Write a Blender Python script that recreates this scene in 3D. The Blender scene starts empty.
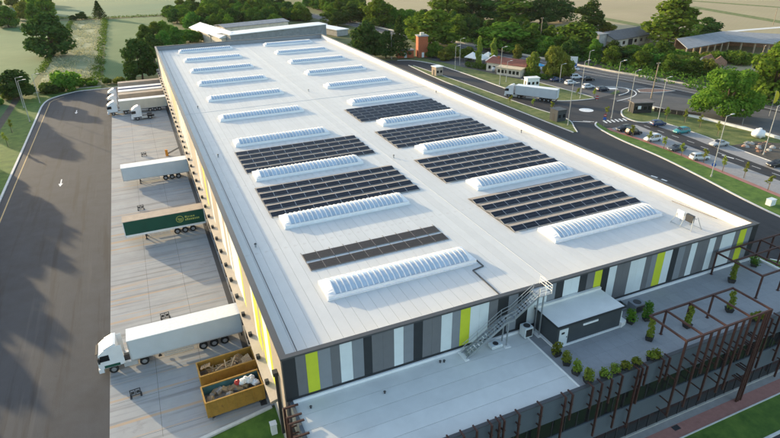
import bpy, math, random
from mathutils import Vector, Matrix
random.seed(7)
R = math.radians
scene = bpy.context.scene
col = scene.collection

# ------------------------------------------------------------------ camera
FPX = 560.96; YAW, PIT, ROLL = 0.411341, 0.461389, -0.0132921
CAM = Vector((-6.584, -39.546, 45.2))
fw = Vector((math.sin(YAW)*math.cos(PIT), math.cos(YAW)*math.cos(PIT), -math.sin(PIT)))
r0 = Vector((math.cos(YAW), -math.sin(YAW), 0)); u0 = r0.cross(fw)
RT = r0*math.cos(ROLL) + u0*math.sin(ROLL); UP = -r0*math.sin(ROLL) + u0*math.cos(ROLL)
cam = bpy.data.cameras.new('camera'); cam_ob = bpy.data.objects.new('camera', cam); col.objects.link(cam_ob)
cam.sensor_width = 36.0; cam.lens = FPX/780*36; cam.clip_start = 0.5; cam.clip_end = 9000
m = Matrix((RT, UP, -fw)).transposed().to_4x4(); m.translation = CAM
cam_ob.matrix_world = m
scene.camera = cam_ob
# ------------------------------------------------------------------ sky, sun, exposure
SUN_EL = R(10.5); SUN_DIR = Vector((-0.48, 0.877, 0)).normalized()      # horizontal direction towards the sun
world = bpy.data.worlds.new('World'); scene.world = world; world.use_nodes = True
nt = world.node_tree; bg = nt.nodes['Background']
sky = nt.nodes.new('ShaderNodeTexSky'); sky.sky_type = 'NISHITA'; sky.sun_disc = False
sky.sun_elevation = SUN_EL; sky.sun_rotation = math.atan2(SUN_DIR.x, SUN_DIR.y)
sky.air_density = 1.0; sky.dust_density = 1.5; sky.ozone_density = 0.7; sky.altitude = 100
nt.links.new(sky.outputs[0], bg.inputs[0]); bg.inputs[1].default_value = 0.15
sl = bpy.data.lights.new('sun', 'SUN'); sl.energy = 2.3; sl.angle = R(0.6); sl.color = (1.0, 0.79, 0.50)
so = bpy.data.objects.new('sun', sl); col.objects.link(so)
ray = Vector((-SUN_DIR.x*math.cos(SUN_EL), -SUN_DIR.y*math.cos(SUN_EL), -math.sin(SUN_EL)))
so.rotation_euler = ray.to_track_quat('-Z', 'Y').to_euler(); so.location = (-60, 60, 80)
scene.view_settings.view_transform = 'Standard'; scene.view_settings.look = 'None'
scene.view_settings.exposure = 1.64; scene.view_settings.gamma = 1.0
scene.view_settings.use_curve_mapping = False
scene.render.engine = 'CYCLES'
scene.cycles.max_bounces = 6; scene.cycles.transparent_max_bounces = 6

# ------------------------------------------------------------------ helpers
def ray_dir(px, py): return fw + RT*((px-390)/FPX) + UP*((219-py)/FPX)
def G(px, py, z=0.0):                       # the point of the plane at height z that a photo pixel looks at
    d = ray_dir(px, py); return CAM + d*((z-CAM.z)/d.z)
def top_z(base, py):                        # height at which a vertical over `base` reaches image row py
    lo, hi = base.z, base.z+45
    for _ in range(40):
        mid = (lo+hi)/2; d = Vector((base.x, base.y, mid))-CAM
        if 219-FPX*d.dot(UP)/d.dot(fw) > py: lo = mid
        else: hi = mid
    return lo
def h(y):                                   # the land falls 2.6 m in front of the building
    t = min(1, max(0, (7.5-y)/9.5)); return -2.6*t*t*(3-2*t)

def mat(name, colr, rough=.7, var=.12, scale=1.0, bump=0.0, metal=0.0, rnd=0.0, spec=.35, tint=None, detail=6, stretch=None, bscale=None):
    mm = bpy.data.materials.new(name); mm.use_nodes = True
    n = mm.node_tree; b = n.nodes['Principled BSDF']
    b.inputs['Roughness'].default_value = rough; b.inputs['Metallic'].default_value = metal
    b.inputs['Specular IOR Level'].default_value = spec
    tc = n.nodes.new('ShaderNodeTexCoord'); src = tc.outputs['Object']
    if stretch:
        mp = n.nodes.new('ShaderNodeMapping'); mp.inputs['Scale'].default_value = stretch
        n.links.new(src, mp.inputs[0]); src = mp.outputs[0]
    no = n.nodes.new('ShaderNodeTexNoise'); no.inputs['Scale'].default_value = scale; no.inputs['Detail'].default_value = detail
    no.inputs['Roughness'].default_value = .65
    n.links.new(src, no.inputs['Vector'])
    mx = n.nodes.new('ShaderNodeMix'); mx.data_type = 'RGBA'
    a = [max(0, c*(1-var)) for c in colr]; bb = [min(1, c*(1+var)) for c in colr] if tint is None else list(tint)
    mx.inputs[6].default_value = (*a, 1); mx.inputs[7].default_value = (*bb, 1)
    rp = n.nodes.new('ShaderNodeMapRange'); rp.inputs[1].default_value = .3; rp.inputs[2].default_value = .7
    n.links.new(no.outputs['Fac'], rp.inputs[0]); n.links.new(rp.outputs[0], mx.inputs[0])
    out = mx.outputs[2]
    if rnd:
        oi = n.nodes.new('ShaderNodeObjectInfo'); hs = n.nodes.new('ShaderNodeHueSaturation')
        mr = n.nodes.new('ShaderNodeMapRange'); mr.inputs[3].default_value = 1-rnd; mr.inputs[4].default_value = 1+rnd
        n.links.new(oi.outputs['Random'], mr.inputs[0]); n.links.new(mr.outputs[0], hs.inputs['Value'])
        n.links.new(out, hs.inputs['Color']); out = hs.outputs[0]
    n.links.new(out, b.inputs['Base Color'])
    if bump:
        n2 = n.nodes.new('ShaderNodeTexNoise'); n2.inputs['Scale'].default_value = bscale or scale*8; n2.inputs['Detail'].default_value = 3
        n.links.new(src, n2.inputs['Vector'])
        bp = n.nodes.new('ShaderNodeBump'); bp.inputs['Strength'].default_value = bump; bp.inputs['Distance'].default_value = .05
        n.links.new(n2.outputs['Fac'], bp.inputs['Height']); n.links.new(bp.outputs[0], b.inputs['Normal'])
    return mm
def add_layer(mm, colr, scale, lo, hi, amount, stretch=None, kind='noise', rot=0.0):
    """mix one more pattern of stains / rows into a material's colour"""
    n = mm.node_tree; b = n.nodes['Principled BSDF']; old = b.inputs['Base Color'].links[0].from_socket
    tc = n.nodes.new('ShaderNodeTexCoord'); src = tc.outputs['Object']
    if stretch or rot:
        mp = n.nodes.new('ShaderNodeMapping'); mp.inputs['Scale'].default_value = stretch or (1, 1, 1); mp.inputs['Rotation'].default_value = (0, 0, rot)
        n.links.new(src, mp.inputs[0]); src = mp.outputs[0]
    if kind == 'noise':
        t = n.nodes.new('ShaderNodeTexNoise'); t.inputs['Scale'].default_value = scale; t.inputs['Detail'].default_value = 7; t.inputs['Roughness'].default_value = .65; o = t.outputs['Fac']
    else:
        t = n.nodes.new('ShaderNodeTexWave'); t.inputs['Scale'].default_value = scale; t.inputs['Distortion'].default_value = .6; t.inputs['Detail'].default_value = 2; o = t.outputs['Fac']
    n.links.new(src, t.inputs['Vector'])
    mr = n.nodes.new('ShaderNodeMapRange'); mr.inputs[1].default_value = lo; mr.inputs[2].default_value = hi; mr.inputs[3].default_value = 0; mr.inputs[4].default_value = amount
    n.links.new(o, mr.inputs[0])
    mx = n.nodes.new('ShaderNodeMix'); mx.data_type = 'RGBA'; mx.inputs[7].default_value = (*colr, 1)
    n.links.new(mr.outputs[0], mx.inputs[0]); n.links.new(old, mx.inputs[6]); n.links.new(mx.outputs[2], b.inputs['Base Color'])
    return mm
def leafmat(name, c1, c2, trans=.35, rnd=.25):
    mm = bpy.data.materials.new(name); mm.use_nodes = True; n = mm.node_tree
    n.nodes.remove(n.nodes['Principled BSDF'])
    out = n.nodes['Material Output']
    tc = n.nodes.new('ShaderNodeTexCoord'); no = n.nodes.new('ShaderNodeTexNoise'); no.inputs['Scale'].default_value = 1.4; no.inputs['Detail'].default_value = 4
    n.links.new(tc.outputs['Object'], no.inputs['Vector'])
    mr = n.nodes.new('ShaderNodeMapRange'); mr.inputs[1].default_value = .35; mr.inputs[2].default_value = .65; n.links.new(no.outputs['Fac'], mr.inputs[0])
    mx = n.nodes.new('ShaderNodeMix'); mx.data_type = 'RGBA'; mx.inputs[6].default_value = (*c1, 1); mx.inputs[7].default_value = (*c2, 1)
    n.links.new(mr.outputs[0], mx.inputs[0])
    oi = n.nodes.new('ShaderNodeObjectInfo'); hs = n.nodes.new('ShaderNodeHueSaturation')
    m2 = n.nodes.new('ShaderNodeMapRange'); m2.inputs[3].default_value = 1-rnd; m2.inputs[4].default_value = 1+rnd
    m3 = n.nodes.new('ShaderNodeMapRange'); m3.inputs[3].default_value = .475; m3.inputs[4].default_value = .52
    n.links.new(oi.outputs['Random'], m2.inputs[0]); n.links.new(oi.outputs['Random'], m3.inputs[0])
    n.links.new(m2.outputs[0], hs.inputs['Value']); n.links.new(m3.outputs[0], hs.inputs['Hue']); n.links.new(mx.outputs[2], hs.inputs['Color'])
    d = n.nodes.new('ShaderNodeBsdfDiffuse'); t = n.nodes.new('ShaderNodeBsdfTranslucent'); ms = n.nodes.new('ShaderNodeMixShader'); ms.inputs[0].default_value = trans
    n.links.new(hs.outputs[0], d.inputs[0]); n.links.new(hs.outputs[0], t.inputs[0])
    n.links.new(d.outputs[0], ms.inputs[1]); n.links.new(t.outputs[0], ms.inputs[2]); n.links.new(ms.outputs[0], out.inputs[0])
    return mm

class MB:
    def __init__(s): s.v = []; s.f = []; s.mi = []; s.cur = 0
    def quad(s, *p):
        i = len(s.v); s.v += [tuple(q) for q in p]; s.f.append(tuple(range(i, i+len(p)))); s.mi.append(s.cur); return s
    def box(s, x0, x1, y0, y1, z0, z1):
        return s.prism([(x0, y0), (x1, y0), (x1, y1), (x0, y1)], z0, z1)
    def hexa(s, p):                                   # 8 points: bottom 4 (ccw), top 4
        i = len(s.v); s.v += [tuple(q) for q in p]
        for f in ((3,2,1,0), (4,5,6,7), (0,1,5,4), (1,2,6,5), (2,3,7,6), (3,0,4,7)): s.f.append(tuple(i+k for k in f)); s.mi.append(s.cur)
        return s
    def prism(s, poly, z0, z1):
        i = len(s.v); n = len(poly)
        s.v += [(x, y, z0) for x, y in poly] + [(x, y, z1) for x, y in poly]
        s.f.append(tuple(i+k for k in reversed(range(n)))); s.f.append(tuple(i+n+k for k in range(n))); s.mi += [s.cur]*2
        for k in range(n):
            j = (k+1) % n; s.f.append((i+k, i+j, i+n+j, i+n+k)); s.mi.append(s.cur)
        return s
    def prism_y(s, poly, y0, y1):                     # poly in x,z, swept along y
        i = len(s.v); n = len(poly)
        s.v += [(x, y0, z) for x, z in poly] + [(x, y1, z) for x, z in poly]
        s.f.append(tuple(i+k for k in range(n))); s.f.append(tuple(i+n+k for k in reversed(range(n)))); s.mi += [s.cur]*2
        for k in range(n):
            j = (k+1) % n; s.f.append((i+j, i+k, i+n+k, i+n+j)); s.mi.append(s.cur)
        return s
    def prism_x(s, poly, x0, x1):                     # poly in y,z, swept along x
        i = len(s.v); n = len(poly)
        s.v += [(x0, y, z) for y, z in poly] + [(x1, y, z) for y, z in poly]
        s.f.append(tuple(i+k for k in reversed(range(n)))); s.f.append(tuple(i+n+k for k in range(n))); s.mi += [s.cur]*2
        for k in range(n):
            j = (k+1) % n; s.f.append((i+k, i+j, i+n+j, i+n+k)); s.mi.append(s.cur)
        return s
    def tube(s, a, b, r0, r1=None, n=8, caps=True):
        a = Vector(a); b = Vector(b); r1 = r0 if r1 is None else r1
        d = (b-a).normalized(); t = Vector((0, 0, 1)) if abs(d.z) < .9 else Vector((1, 0, 0))
        x = d.cross(t).normalized(); y = d.cross(x); i = len(s.v)
        for c, rr in ((a, r0), (b, r1)):
            for k in range(n):
                an = 2*math.pi*k/n; s.v.append(tuple(c+x*(rr*math.cos(an))+y*(rr*math.sin(an))))
        for k in range(n):
            j = (k+1) % n; s.f.append((i+k, i+n+k, i+n+j, i+j)); s.mi.append(s.cur)
        if caps:
            s.f.append(tuple(i+k for k in range(n))); s.f.append(tuple(i+n+k for k in reversed(range(n)))); s.mi += [s.cur]*2
        return s
    def beam(s, a, b, w, hh=None):                    # square bar
        a = Vector(a); b = Vector(b); hh = hh or w; d = (b-a).normalized()
        t = Vector((0, 0, 1)) if abs(d.z) < .9 else Vector((0, 1, 0))
        x = d.cross(t).normalized()*(w/2); y = x.cross(d).normalized()*(hh/2)
        return s.hexa([a-x-y, a+x-y, b+x-y, b-x-y, a-x+y, a+x+y, b+x+y, b-x+y])
    def mesh(s, name, mats, smooth=False):
        me = bpy.data.meshes.new(name); me.from_pydata(s.v, [], s.f)
        for q in (mats if isinstance(mats, (list, tuple)) else [mats]): me.materials.append(q)
        me.polygons.foreach_set('material_index', s.mi)
        if smooth: me.polygons.foreach_set('use_smooth', [True]*len(s.f))
        me.update(); return me
    def build(s, name, mats, parent=None, smooth=False, loc=None):
        return put(name, s.mesh(name, mats, smooth), parent, loc)
def put(name, me, parent=None, loc=None, rz=0):
    o = bpy.data.objects.new(name, me); col.objects.link(o); o.parent = parent
    if loc is not None: o.location = loc
    if rz: o.rotation_euler.z = rz
    return o
def tag(o, label, cat, group=None):
    o['label'] = label; o['category'] = cat
    if group: o['group'] = group
    return o
def thing(name, label, cat, loc=(0, 0, 0), rz=0, group=None):
    return tag(put(name, None, None, loc, rz), label, cat, group)
def struct(o): o['kind'] = 'structure'; return o
def copy_tree(o, parent=None):
    c = o.copy(); col.objects.link(c); c.parent = parent
    for ch in o.children: copy_tree(ch, c)
    return c
def sheet(name, poly, m_, z=0.0, follow=True):
    """flat ground sheet from an outline; follows the fall of the land when it reaches y < 7.5"""
    if follow and min(p[1] for p in poly) < 7.5:
        cuts = [7.5, 6, 4.5, 3, 1.5, 0, -2]; b = MB(); hi = 1e9
        for lo in cuts+[-1e9]:
            pl = clip(clip(poly, lo, True), hi, False); hi = lo
            if len(pl) > 2: b.quad(*[(x, y, z+h(y)) for x, y in pl])
        return struct(b.build(name, m_))
    return struct(MB().quad(*[(x, y, z) for x, y in poly]).build(name, m_))
def clip(poly, c, above):
    out = []
    for k in range(len(poly)):
        a, b = poly[k], poly[(k+1) % len(poly)]
        ia = (a[1] >= c) if above else (a[1] <= c); ib = (b[1] >= c) if above else (b[1] <= c)
        if ia: out.append(a)
        if ia != ib:
            t = (c-a[1])/(b[1]-a[1]); out.append((a[0]+t*(b[0]-a[0]), c))
    return out
def offset(line, d):
    out = []
    for k, p in enumerate(line):
        a = Vector(line[max(0, k-1)]); b = Vector(line[min(len(line)-1, k+1)]); t = (b-a).normalized()
        out.append((p[0]+t.y*d, p[1]-t.x*d))
    return out
def smooth_line(pts, n=6):
    out = []
    for k in range(len(pts)-1):
        p0 = Vector(pts[max(0, k-1)]); p1 = Vector(pts[k]); p2 = Vector(pts[k+1]); p3 = Vector(pts[min(len(pts)-1, k+2)])
        for j in range(n):
            t = j/n
            q = .5*((2*p1)+(p2-p0)*t+(2*p0-5*p1+4*p2-p3)*t*t+(3*p1-p0-3*p2+p3)*t**3); out.append((q.x, q.y))
    out.append(tuple(pts[-1])); return out
def ribbon(name, line, w, m_, z=0.0, dz=0.0):
    """strip of width w along a line; dz gives it a real thickness (kerbs)"""
    a = offset(line, w/2); b = offset(line, -w/2); mb = MB()
    for k in range(len(line)-1):
        p = [b[k], a[k], a[k+1], b[k+1]]
        if dz: mb.hexa([(x, y, h(y)-.1) for x, y in p]+[(x, y, h(y)+z+dz) for x, y in p])
        else: mb.quad(*[(x, y, h(y)+z) for x, y in p])
    return struct(mb.build(name, m_))

# ------------------------------------------------------------------ materials
M = {}
M['asphalt'] = mat('asphalt', (.040, .046, .056), .85, .22, .35, .25, bscale=6)
add_layer(M['asphalt'], (.056, .061, .070), .09, .45, .7, .7, (1, .12, 1)); add_layer(M['asphalt'], (.026, .027, .030), .6, .53, .64, .75, (1, .05, 1)); add_layer(M['asphalt'], (.072, .075, .080), .9, .60, .66, .5, (1, .03, 1), rot=R(6)); add_layer(M['asphalt'], (.02, .02, .022), .3, .66, .72, .6)
M['asphalt_new'] = mat('asphalt_new', (.034, .034, .036), .8, .18, .5, .25, bscale=6)
add_layer(M['asphalt_new'], (.056, .055, .056), .12, .48, .7, .7, (.5, .1, 1)); add_layer(M['asphalt_new'], (.02, .02, .022), .7, .55, .66, .6, (1, .06, 1))
M['asphalt_old'] = mat('asphalt_old', (.10, .098, .096), .85, .15, .3, .2)
M['concrete'] = mat('concrete', (.335, .345, .35), .8, .10, .25, .15)
add_layer(M['concrete'], (.14, .135, .13), .6, .50, .68, .6, (.07, 1.9, 1)); add_layer(M['concrete'], (.46, .31, .18), .8, .56, .63, .7, (.03, 1.7, 1))
add_layer(M['concrete'], (.10, .09, .09), .16, .63, .78, .7)
M['kerb'] = mat('kerb', (.62, .61, .58), .75, .12, 1.5, .1)
M['paver'] = mat('paver', (.30, .29, .28), .85, .12, 1.2, .2)
M['red_paver'] = mat('red_paver', (.36, .17, .14), .85, .14, 1.5, .2)
M['grass'] = mat('grass', (.055, .135, .016), .9, .3, .5, .6, tint=(.12, .205, .03), bscale=9); add_layer(M['grass'], (.16, .17, .06), .25, .55, .72, .5)
M['grass_dry'] = mat('grass_dry', (.085, .15, .028), .9, .35, .4, .6, tint=(.20, .21, .07), bscale=9)
M['paint'] = mat('paint', (.72, .72, .70), .6, .18, 2.5)
M['paint_yellow'] = mat('paint_yellow', (.46, .33, .15), .7, .2, 2)
M['crop_green'] = mat('crop_green', (.066, .15, .05), .95, .12, .04, .5, bscale=2)
add_layer(M['crop_green'], (.05, .10, .04), .35, .55, .95, .45, kind='wave', rot=R(8)); add_layer(M['crop_green'], (.115, .175, .07), .02, .45, .7, .6)
M['crop_teal'] = mat('crop_teal', (.066, .15, .08), .95, .12, .03, .5, bscale=2)
add_layer(M['crop_teal'], (.115, .175, .08), .012, .42, .62, .7, (.4, 1, 1))
M['stubble'] = mat('stubble', (.33, .275, .165), .95, .12, .02, .3, bscale=2); add_layer(M['stubble'], (.30, .27, .14), .02, .45, .65, .7, (.3, 1.2, 1)); add_layer(M['stubble'], (.30, .24, .14), .12, .5, .95, .3, kind='wave', rot=R(60))
M['meadow'] = mat('meadow', (.12, .19, .06), .95, .3, .08, .7, tint=(.36, .36, .22), bscale=3)
M['earth'] = mat('earth', (.085, .075, .06), .95, .3, .4, .5)
M['roof'] = mat('roof_membrane', (.575, .58, .565), .62, .05, .35, .05, rnd=.035)
add_layer(M['roof'], (.40, .40, .40), .08, .54, .75, .5, (1, .35, 1)); add_layer(M['roof'], (.36, .33, .30), .35, .60, .76, .6); add_layer(M['roof'], (.46, .46, .45), .6, .5, .7, .3, (1, .05, 1))
M['low_roof'] = mat('low_roof_membrane', (.60, .61, .59), .6, .06, .5, .05, rnd=.03)
add_layer(M['low_roof'], (.45, .45, .44), .3, .58, .75, .35)
M['deck'] = mat('terrace_tile', (.27, .28, .29), .7, .06, 2, .05, rnd=.05)
M['cap'] = mat('cap_metal', (.075, .078, .082), .45, .08, 1, metal=.3)
M['black'] = mat('panel_black', (.022, .026, .03), .5, .1, 1)
M['dgrey'] = mat('panel_dark_grey', (.135, .14, .15), .5, .06, 1, rnd=.05)
M['slate'] = mat('panel_slate', (.20, .22, .245), .5, .06, 1, rnd=.05)
M['pale'] = mat('panel_pale', (.60, .66, .68), .5, .04, 1, rnd=.03)
M['lime'] = mat('panel_lime', (.50, .56, .03), .5, .05, 1)
M['tan'] = mat('canopy_and_sunlit_tan', (.33, .29, .24), .6, .12, 1)  # the canopy's own tan; on west cladding, grey with sunlight painted in
M['white_wall'] = mat('white_metal', (.78, .78, .76), .5, .05, 1)
M['inner'] = mat('parapet_lining', (.74, .73, .70), .6, .05, .5)
M['facade'] = mat('facade_grey', (.085, .108, .130), .55, .07, 1)
M['glass'] = mat('dark_glass', (.012, .014, .016), .12, .1, 1, spec=.6)
M['rust'] = mat('rust_steel', (.06, .027, .022), .65, .3, 3)
M['steel'] = mat('galvanised_steel', (.33, .36, .38), .45, .1, 4, metal=.5)
M['dark_steel'] = mat('dark_steel', (.04, .042, .045), .5, .1, 3)
M['plant_wall'] = mat('plant_room_wall', (.045, .055, .062), .5, .1, 1)
M['curb'] = mat('skylight_curb', (.74, .75, .76), .5, .05, 2)
M['glaze'] = mat('skylight_polycarbonate', (.40, .50, .60), .25, .06, 2, spec=.5, rnd=.08)
M['cell'] = mat('solar_cell', (.008, .011, .020), .30, .2, 2, spec=.18, rnd=.2)
M['cell_brown'] = mat('solar_cell_brown', (.036, .028, .024), .4, .2, 2, spec=.2, rnd=.12)
M['alu'] = mat('aluminium', (.55, .55, .54), .4, .05, 3, metal=.4)
M['panel_frame'] = mat('panel_frame', (.48, .48, .48), .45, .08, 3)
M['brown_grey'] = mat('glow_and_hose_brown', (.25, .225, .20), .7, .15, 2)  # sun reflection painted for the away-facing panels; also colours frames, rails and hose
M['tyre'] = mat('tyre', (.018, .018, .018), .85, .2, 5)
M['rim'] = mat('rim', (.35, .35, .36), .4, .1, 5, metal=.5)
M['chassis'] = mat('chassis', (.03, .03, .032), .7, .2, 3)
M['truck_white'] = mat('truck_white', (.74, .75, .76), .4, .05, 1)
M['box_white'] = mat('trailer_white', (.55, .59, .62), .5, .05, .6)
M['box_cream'] = mat('trailer_cream', (.60, .54, .44), .6, .08, .6)
M['box_tan'] = mat('trailer_tan', (.42, .33, .25), .6, .1, .6)
M['box_blue'] = mat('trailer_blue', (.03, .06, .19), .5, .1, .6)
M['box_green'] = mat('trailer_green', (.006, .07, .045), .55, .12, .6)
M['tarp'] = mat('tarp_dirty', (.42, .34, .27), .7, .15, .6); add_layer(M['tarp'], (.33, .26, .21), .5, .5, .7, .6, (.3, 1, 1))
M['red'] = mat('red_paint', (.42, .03, .025), .5, .1, 2)
M['blue'] = mat('blue_paint', (.03, .12, .45), .5, .1, 2)
M['ochre'] = mat('skip_ochre', (.36, .20, .035), .6, .2, 1.2); add_layer(M['ochre'], (.14, .07, .03), 2.2, .58, .72, .7)
M['teal_in'] = mat('skip_teal', (.05, .14, .15), .7, .25, 1.5)
M['wood'] = mat('pallet_wood', (.42, .30, .18), .8, .2, 3, rnd=.2)
M['card'] = mat('cardboard', (.36, .25, .15), .9, .15, 2, rnd=.2)
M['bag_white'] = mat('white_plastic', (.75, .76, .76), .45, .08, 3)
M['brick'] = mat('brick_red', (.40, .115, .05), .85, .2, 1.5); add_layer(M['brick'], (.25, .075, .04), 6, .5, .62, .5, (1, 1, 4))
M['tile_red'] = mat('roof_tile_red', (.23, .085, .06), .85, .2, 1.2)
M['slate_tile'] = mat('roof_slate', (.145, .135, .13), .85, .2, 1.0)
M['fibre'] = mat('fibre_cement', (.27, .28, .29), .85, .15, .6); add_layer(M['fibre'], (.15, .15, .15), .7, .5, .7, .5, (1, .2, 1))
M['plaster'] = mat('plaster', (.62, .56, .46), .85, .12, .8); add_layer(M['plaster'], (.35, .31, .26), .5, .55, .72, .6)
M['conc_wall'] = mat('concrete_wall', (.36, .35, .33), .85, .18, .8)
M['rubble'] = mat('rubble', (.33, .19, .13), .9, .35, 1.5, .5)
M['bark'] = mat('bark', (.085, .062, .042), .9, .3, 5, .5)
M['leaf'] = leafmat('leaf_mid', (.075, .165, .020), (.175, .265, .036), .45)
M['leaf_dark'] = leafmat('leaf_dark', (.030, .070, .016), (.075, .128, .028), .34)
M['leaf_light'] = leafmat('leaf_light', (.16, .22, .03), (.26, .30, .06), .45)
M['leaf_shrub'] = leafmat('leaf_shrub', (.055, .145, .022), (.13, .225, .036), .45)
M['meadow_stalk'] = leafmat('meadow_stalk', (.30, .34, .17), (.50, .50, .33), .35, .1)
M['hut_tan'] = mat('hut_wall', (.36, .29, .22), .7, .1, 1)
M['wood_pole'] = mat('pole_wood', (.30, .24, .17), .85, .2, 2)
M['tent'] = mat('tent_fabric', (.80, .79, .76), .6, .04, 1)
M['lamp_steel'] = mat('lamp_steel', (.50, .50, .47), .45, .08, 2, metal=.4)
M['umbrella_blue'] = mat('umbrella_blue', (.05, .35, .62), .6, .1, 1)
M['yellow'] = mat('yellow_sign', (.75, .62, .04), .5, .08, 2)
M['light_lens'] = mat('lens', (.75, .75, .70), .25, .05, 3)
M['tail'] = mat('tail_light', (.35, .02, .02), .3, .05, 3)
M['waste'] = mat('waste', (.30, .26, .24), .8, .5, 2, rnd=.3)

# ------------------------------------------------------------------ the ground, fields and roads
g = MB(); ys = [-700, -2, 0, 1.5, 3, 4.5, 6, 7.5, 3200]
for k in range(len(ys)-1):
    g.quad((-2600, ys[k], h(ys[k])-.10), (3200, ys[k], h(ys[k])-.10), (3200, ys[k+1], h(ys[k+1])-.10), (-2600, ys[k+1], h(ys[k+1])-.10))
struct(g.build('ground', mat('rough_ground', (.075, .115, .03), .95, .35, .12, .5, tint=(.15, .16, .06), bscale=4)))
sheet('field_west', [(-500, 150), (-46, 150), (-43, 216), (-44, 300), (-41.5, 404), (-500, 440)], M['crop_green'], -.06)
sheet('field_middle', [(-19.5, 196), (14, 196), (16, 300), (20, 398), (-20, 398)], M['crop_green'], -.06)
sheet('field_north', [(-600, 452), (-41, 416), (22, 406), (120, 470), (60, 1500), (-600, 1500)], M['crop_teal'], -.06)
sheet('meadow', [(-41, 188), (-21.5, 188), (-21.5, 398), (-39.5, 400)], M['meadow'], -.06)
sheet('field_east', [(196, 60), (1800, 60), (1800, 1500), (130, 1500), (150, 330)], M['stubble'], -.06)
sheet('field_strip', [(200, 130), (330, 30), (900, -100), (900, 60), (300, 140), (246, 190)], M['stubble'], -.045)
ribbon('field_path', [tuple(G(718, 32.8)[:2]), tuple(G(745, 30)[:2]), tuple(G(790, 26.5)[:2])], 4, M['kerb'], -.02)
for k, (a, b) in enumerate((((690, 6.5), (790, 23.5)), ((596, 17), (644, 26)), ((640, -3), (790, 8)))):
    ribbon('grass_strip', [tuple(G(*a)[:2]), tuple(G(*b)[:2])], (9, 8, 7)[k], M['grass_dry'], -.03)
# lorry yard
sheet('yard_asphalt', [(-36.4, -20), (-16.5, -20), (-16.5, 143), (-16.4, 179.3), (-26.6, 179.8), (-32, 175.4), (-35.4, 170.6), (-36.4, 163.5)], M['asphalt'], .0)
sheet('back_lane', [(-16.6, 165), (62, 190), (62, 200), (-16.6, 179.3)], M['asphalt'], -.01)
sheet('yard_concrete', [(-16.5, 4.6), (0, 7.6), (0, 165), (-16.5, 165)], M['concrete'], .015, follow=False)
joint = MB()
for k in range(26): joint.box(-16.4, -1.6, 8.9+6*k, 8.93+6*k, .0, .018)
for x in (-11.5, -6.5): joint.box(x, x+.03, 8, 164, .0, .0176)
struct(joint.build('slab_joints', M['earth']))
kl = smooth_line([(-36.7, 40), (-36.7, 85), (-36.6, 120), (-36.6, 150), (-36.5, 163), (-35.3, 170.7), (-32, 175.6), (-26.6, 179.6), (-17.9, 179.6), (0, 183)], 5)
ribbon('kerb', kl, .45, M['kerb'], 0, .14)
ribbon('yellow_line', smooth_line([(-35.2, 20), (-35.1, 84), (-34.9, 119), (-34.7, 160), (-34.3, 168), (-31, 173)], 5), .22, M['paint_yellow'], .006)
ribbon('kerb', [(-16.6, 4.3), (-8, 6.1), (-.4, 7.4)], .35, M['kerb'], 0, .16)
sheet('verge_west', [(-45.5, 20), (-36.9, 20), (-36.9, 163), (-35.6, 171.2), (-32.2, 176.2), (-26.7, 180.2), (-20, 180.2), (-20, 184.5), (-44, 183)], M['grass'], .03)
sheet('dirt_path', [(-47.6, 20), (-45.5, 20), (-44, 183), (-46, 184)], M['earth'], .02)
ribbon('kerb', [(-44, 183), (-33, 184), (-20, 184.3)], .25, M['kerb'], 0, .1)
sheet('grass_bank', [(-17, -20), (0, -20), (0, 7.3), (-8, 5.8), (-17, 4.0)], M['grass'], -.03)
dr = MB().box(-1.42, -.72, 8, 164, .0, .03)
for k in range(78): dr.box(-1.4, -.74, 8.2+2*k, 8.26+2*k, .03, .035)
struct(dr.build('drain_channel', M['dark_steel']))
def arrow(x, y, s=1.0):
    p = [(-.12, 1.6), (-.12, -.3), (-.45, -.3), (0, -1.6), (.45, -.3), (.12, -.3), (.12, 1.6)]
    sheet('painted_arrow', [(x+a*s, y+b*s*1.4) for a, b in reversed(p)], M['paint'], .008, follow=False)
arrow(-26.3, 150.2, 1.0); arrow(-26.3, 89.2, 1.0)
# service road and car parks east of the building
sheet('service_road', [(60, -60), (175, -60), (175, 60), (150, 110), (140, 130), (118, 165), (104, 176), (94, 180), (60, 186)], M['asphalt_new'], -.03)
fence_line = [(128.9, 78), (130.6, 70), (132.8, 61.7), (134.6, 48.2), (134.3, 30), (133, -30)]
near_line = [(104.8, 73.9), (102.4, 71.6), (100.7, 66.3), (99.4, 58), (98.7, 47), (96.9, 35.5), (94.4, 23), (93.2, 14.7), (92.5, 4), (92.5, -30)]
red_in = [(103.2, 68.5), (102.6, 66.4), (103.4, 58), (103.6, 49), (102.6, 37.4), (101.4, 22), (100.6, 8), (100.5, -30)]
red_out = offset(red_in, -1.25)
park_in = [(112.6, 67.5), (111.6, 58), (110.7, 48.8), (109.8, 37), (109.2, 24), (108.6, 8), (108.5, -30)]
far_in = [(116.4, 68.5), (116.6, 60), (116.2, 52), (115, 43), (113.9, 30), (113.2, 8), (113, -30)]
far_out = [(120.6, 68.5), (120.9, 60), (120.4, 52), (119.2, 43), (118, 30), (117.4, 8), (117.2, -30)]
nl = smooth_line(near_line, 5)
sheet('lawn_island', nl+list(reversed(red_in)), M['grass'], .07)
ribbon('kerb', nl, .4, M['kerb'], 0, .13)
sheet('red_footway', red_in+list(reversed(red_out)), M['red_paver'], .085)
sheet('parking_bays', red_out+list(reversed(park_in)), M['paver'], .006)
sheet('parking_bays', far_in+list(reversed(far_out)), M['paver'], .006)
islC = smooth_line([(125, 81.5), (120.5, 80.3), (117.6, 78), (115.2, 74.5), (114.7, 70), (116.4, 68), (120.7, 67.8)], 5)
sheet('lawn_east', islC+far_out[1:]+list(reversed(fence_line)), M['grass_dry'], .05)
ribbon('kerb', islC, .4, M['kerb'], 0, .13)
ribbon('kerb', far_out, .2, M['kerb'], 0, .09)
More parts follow.
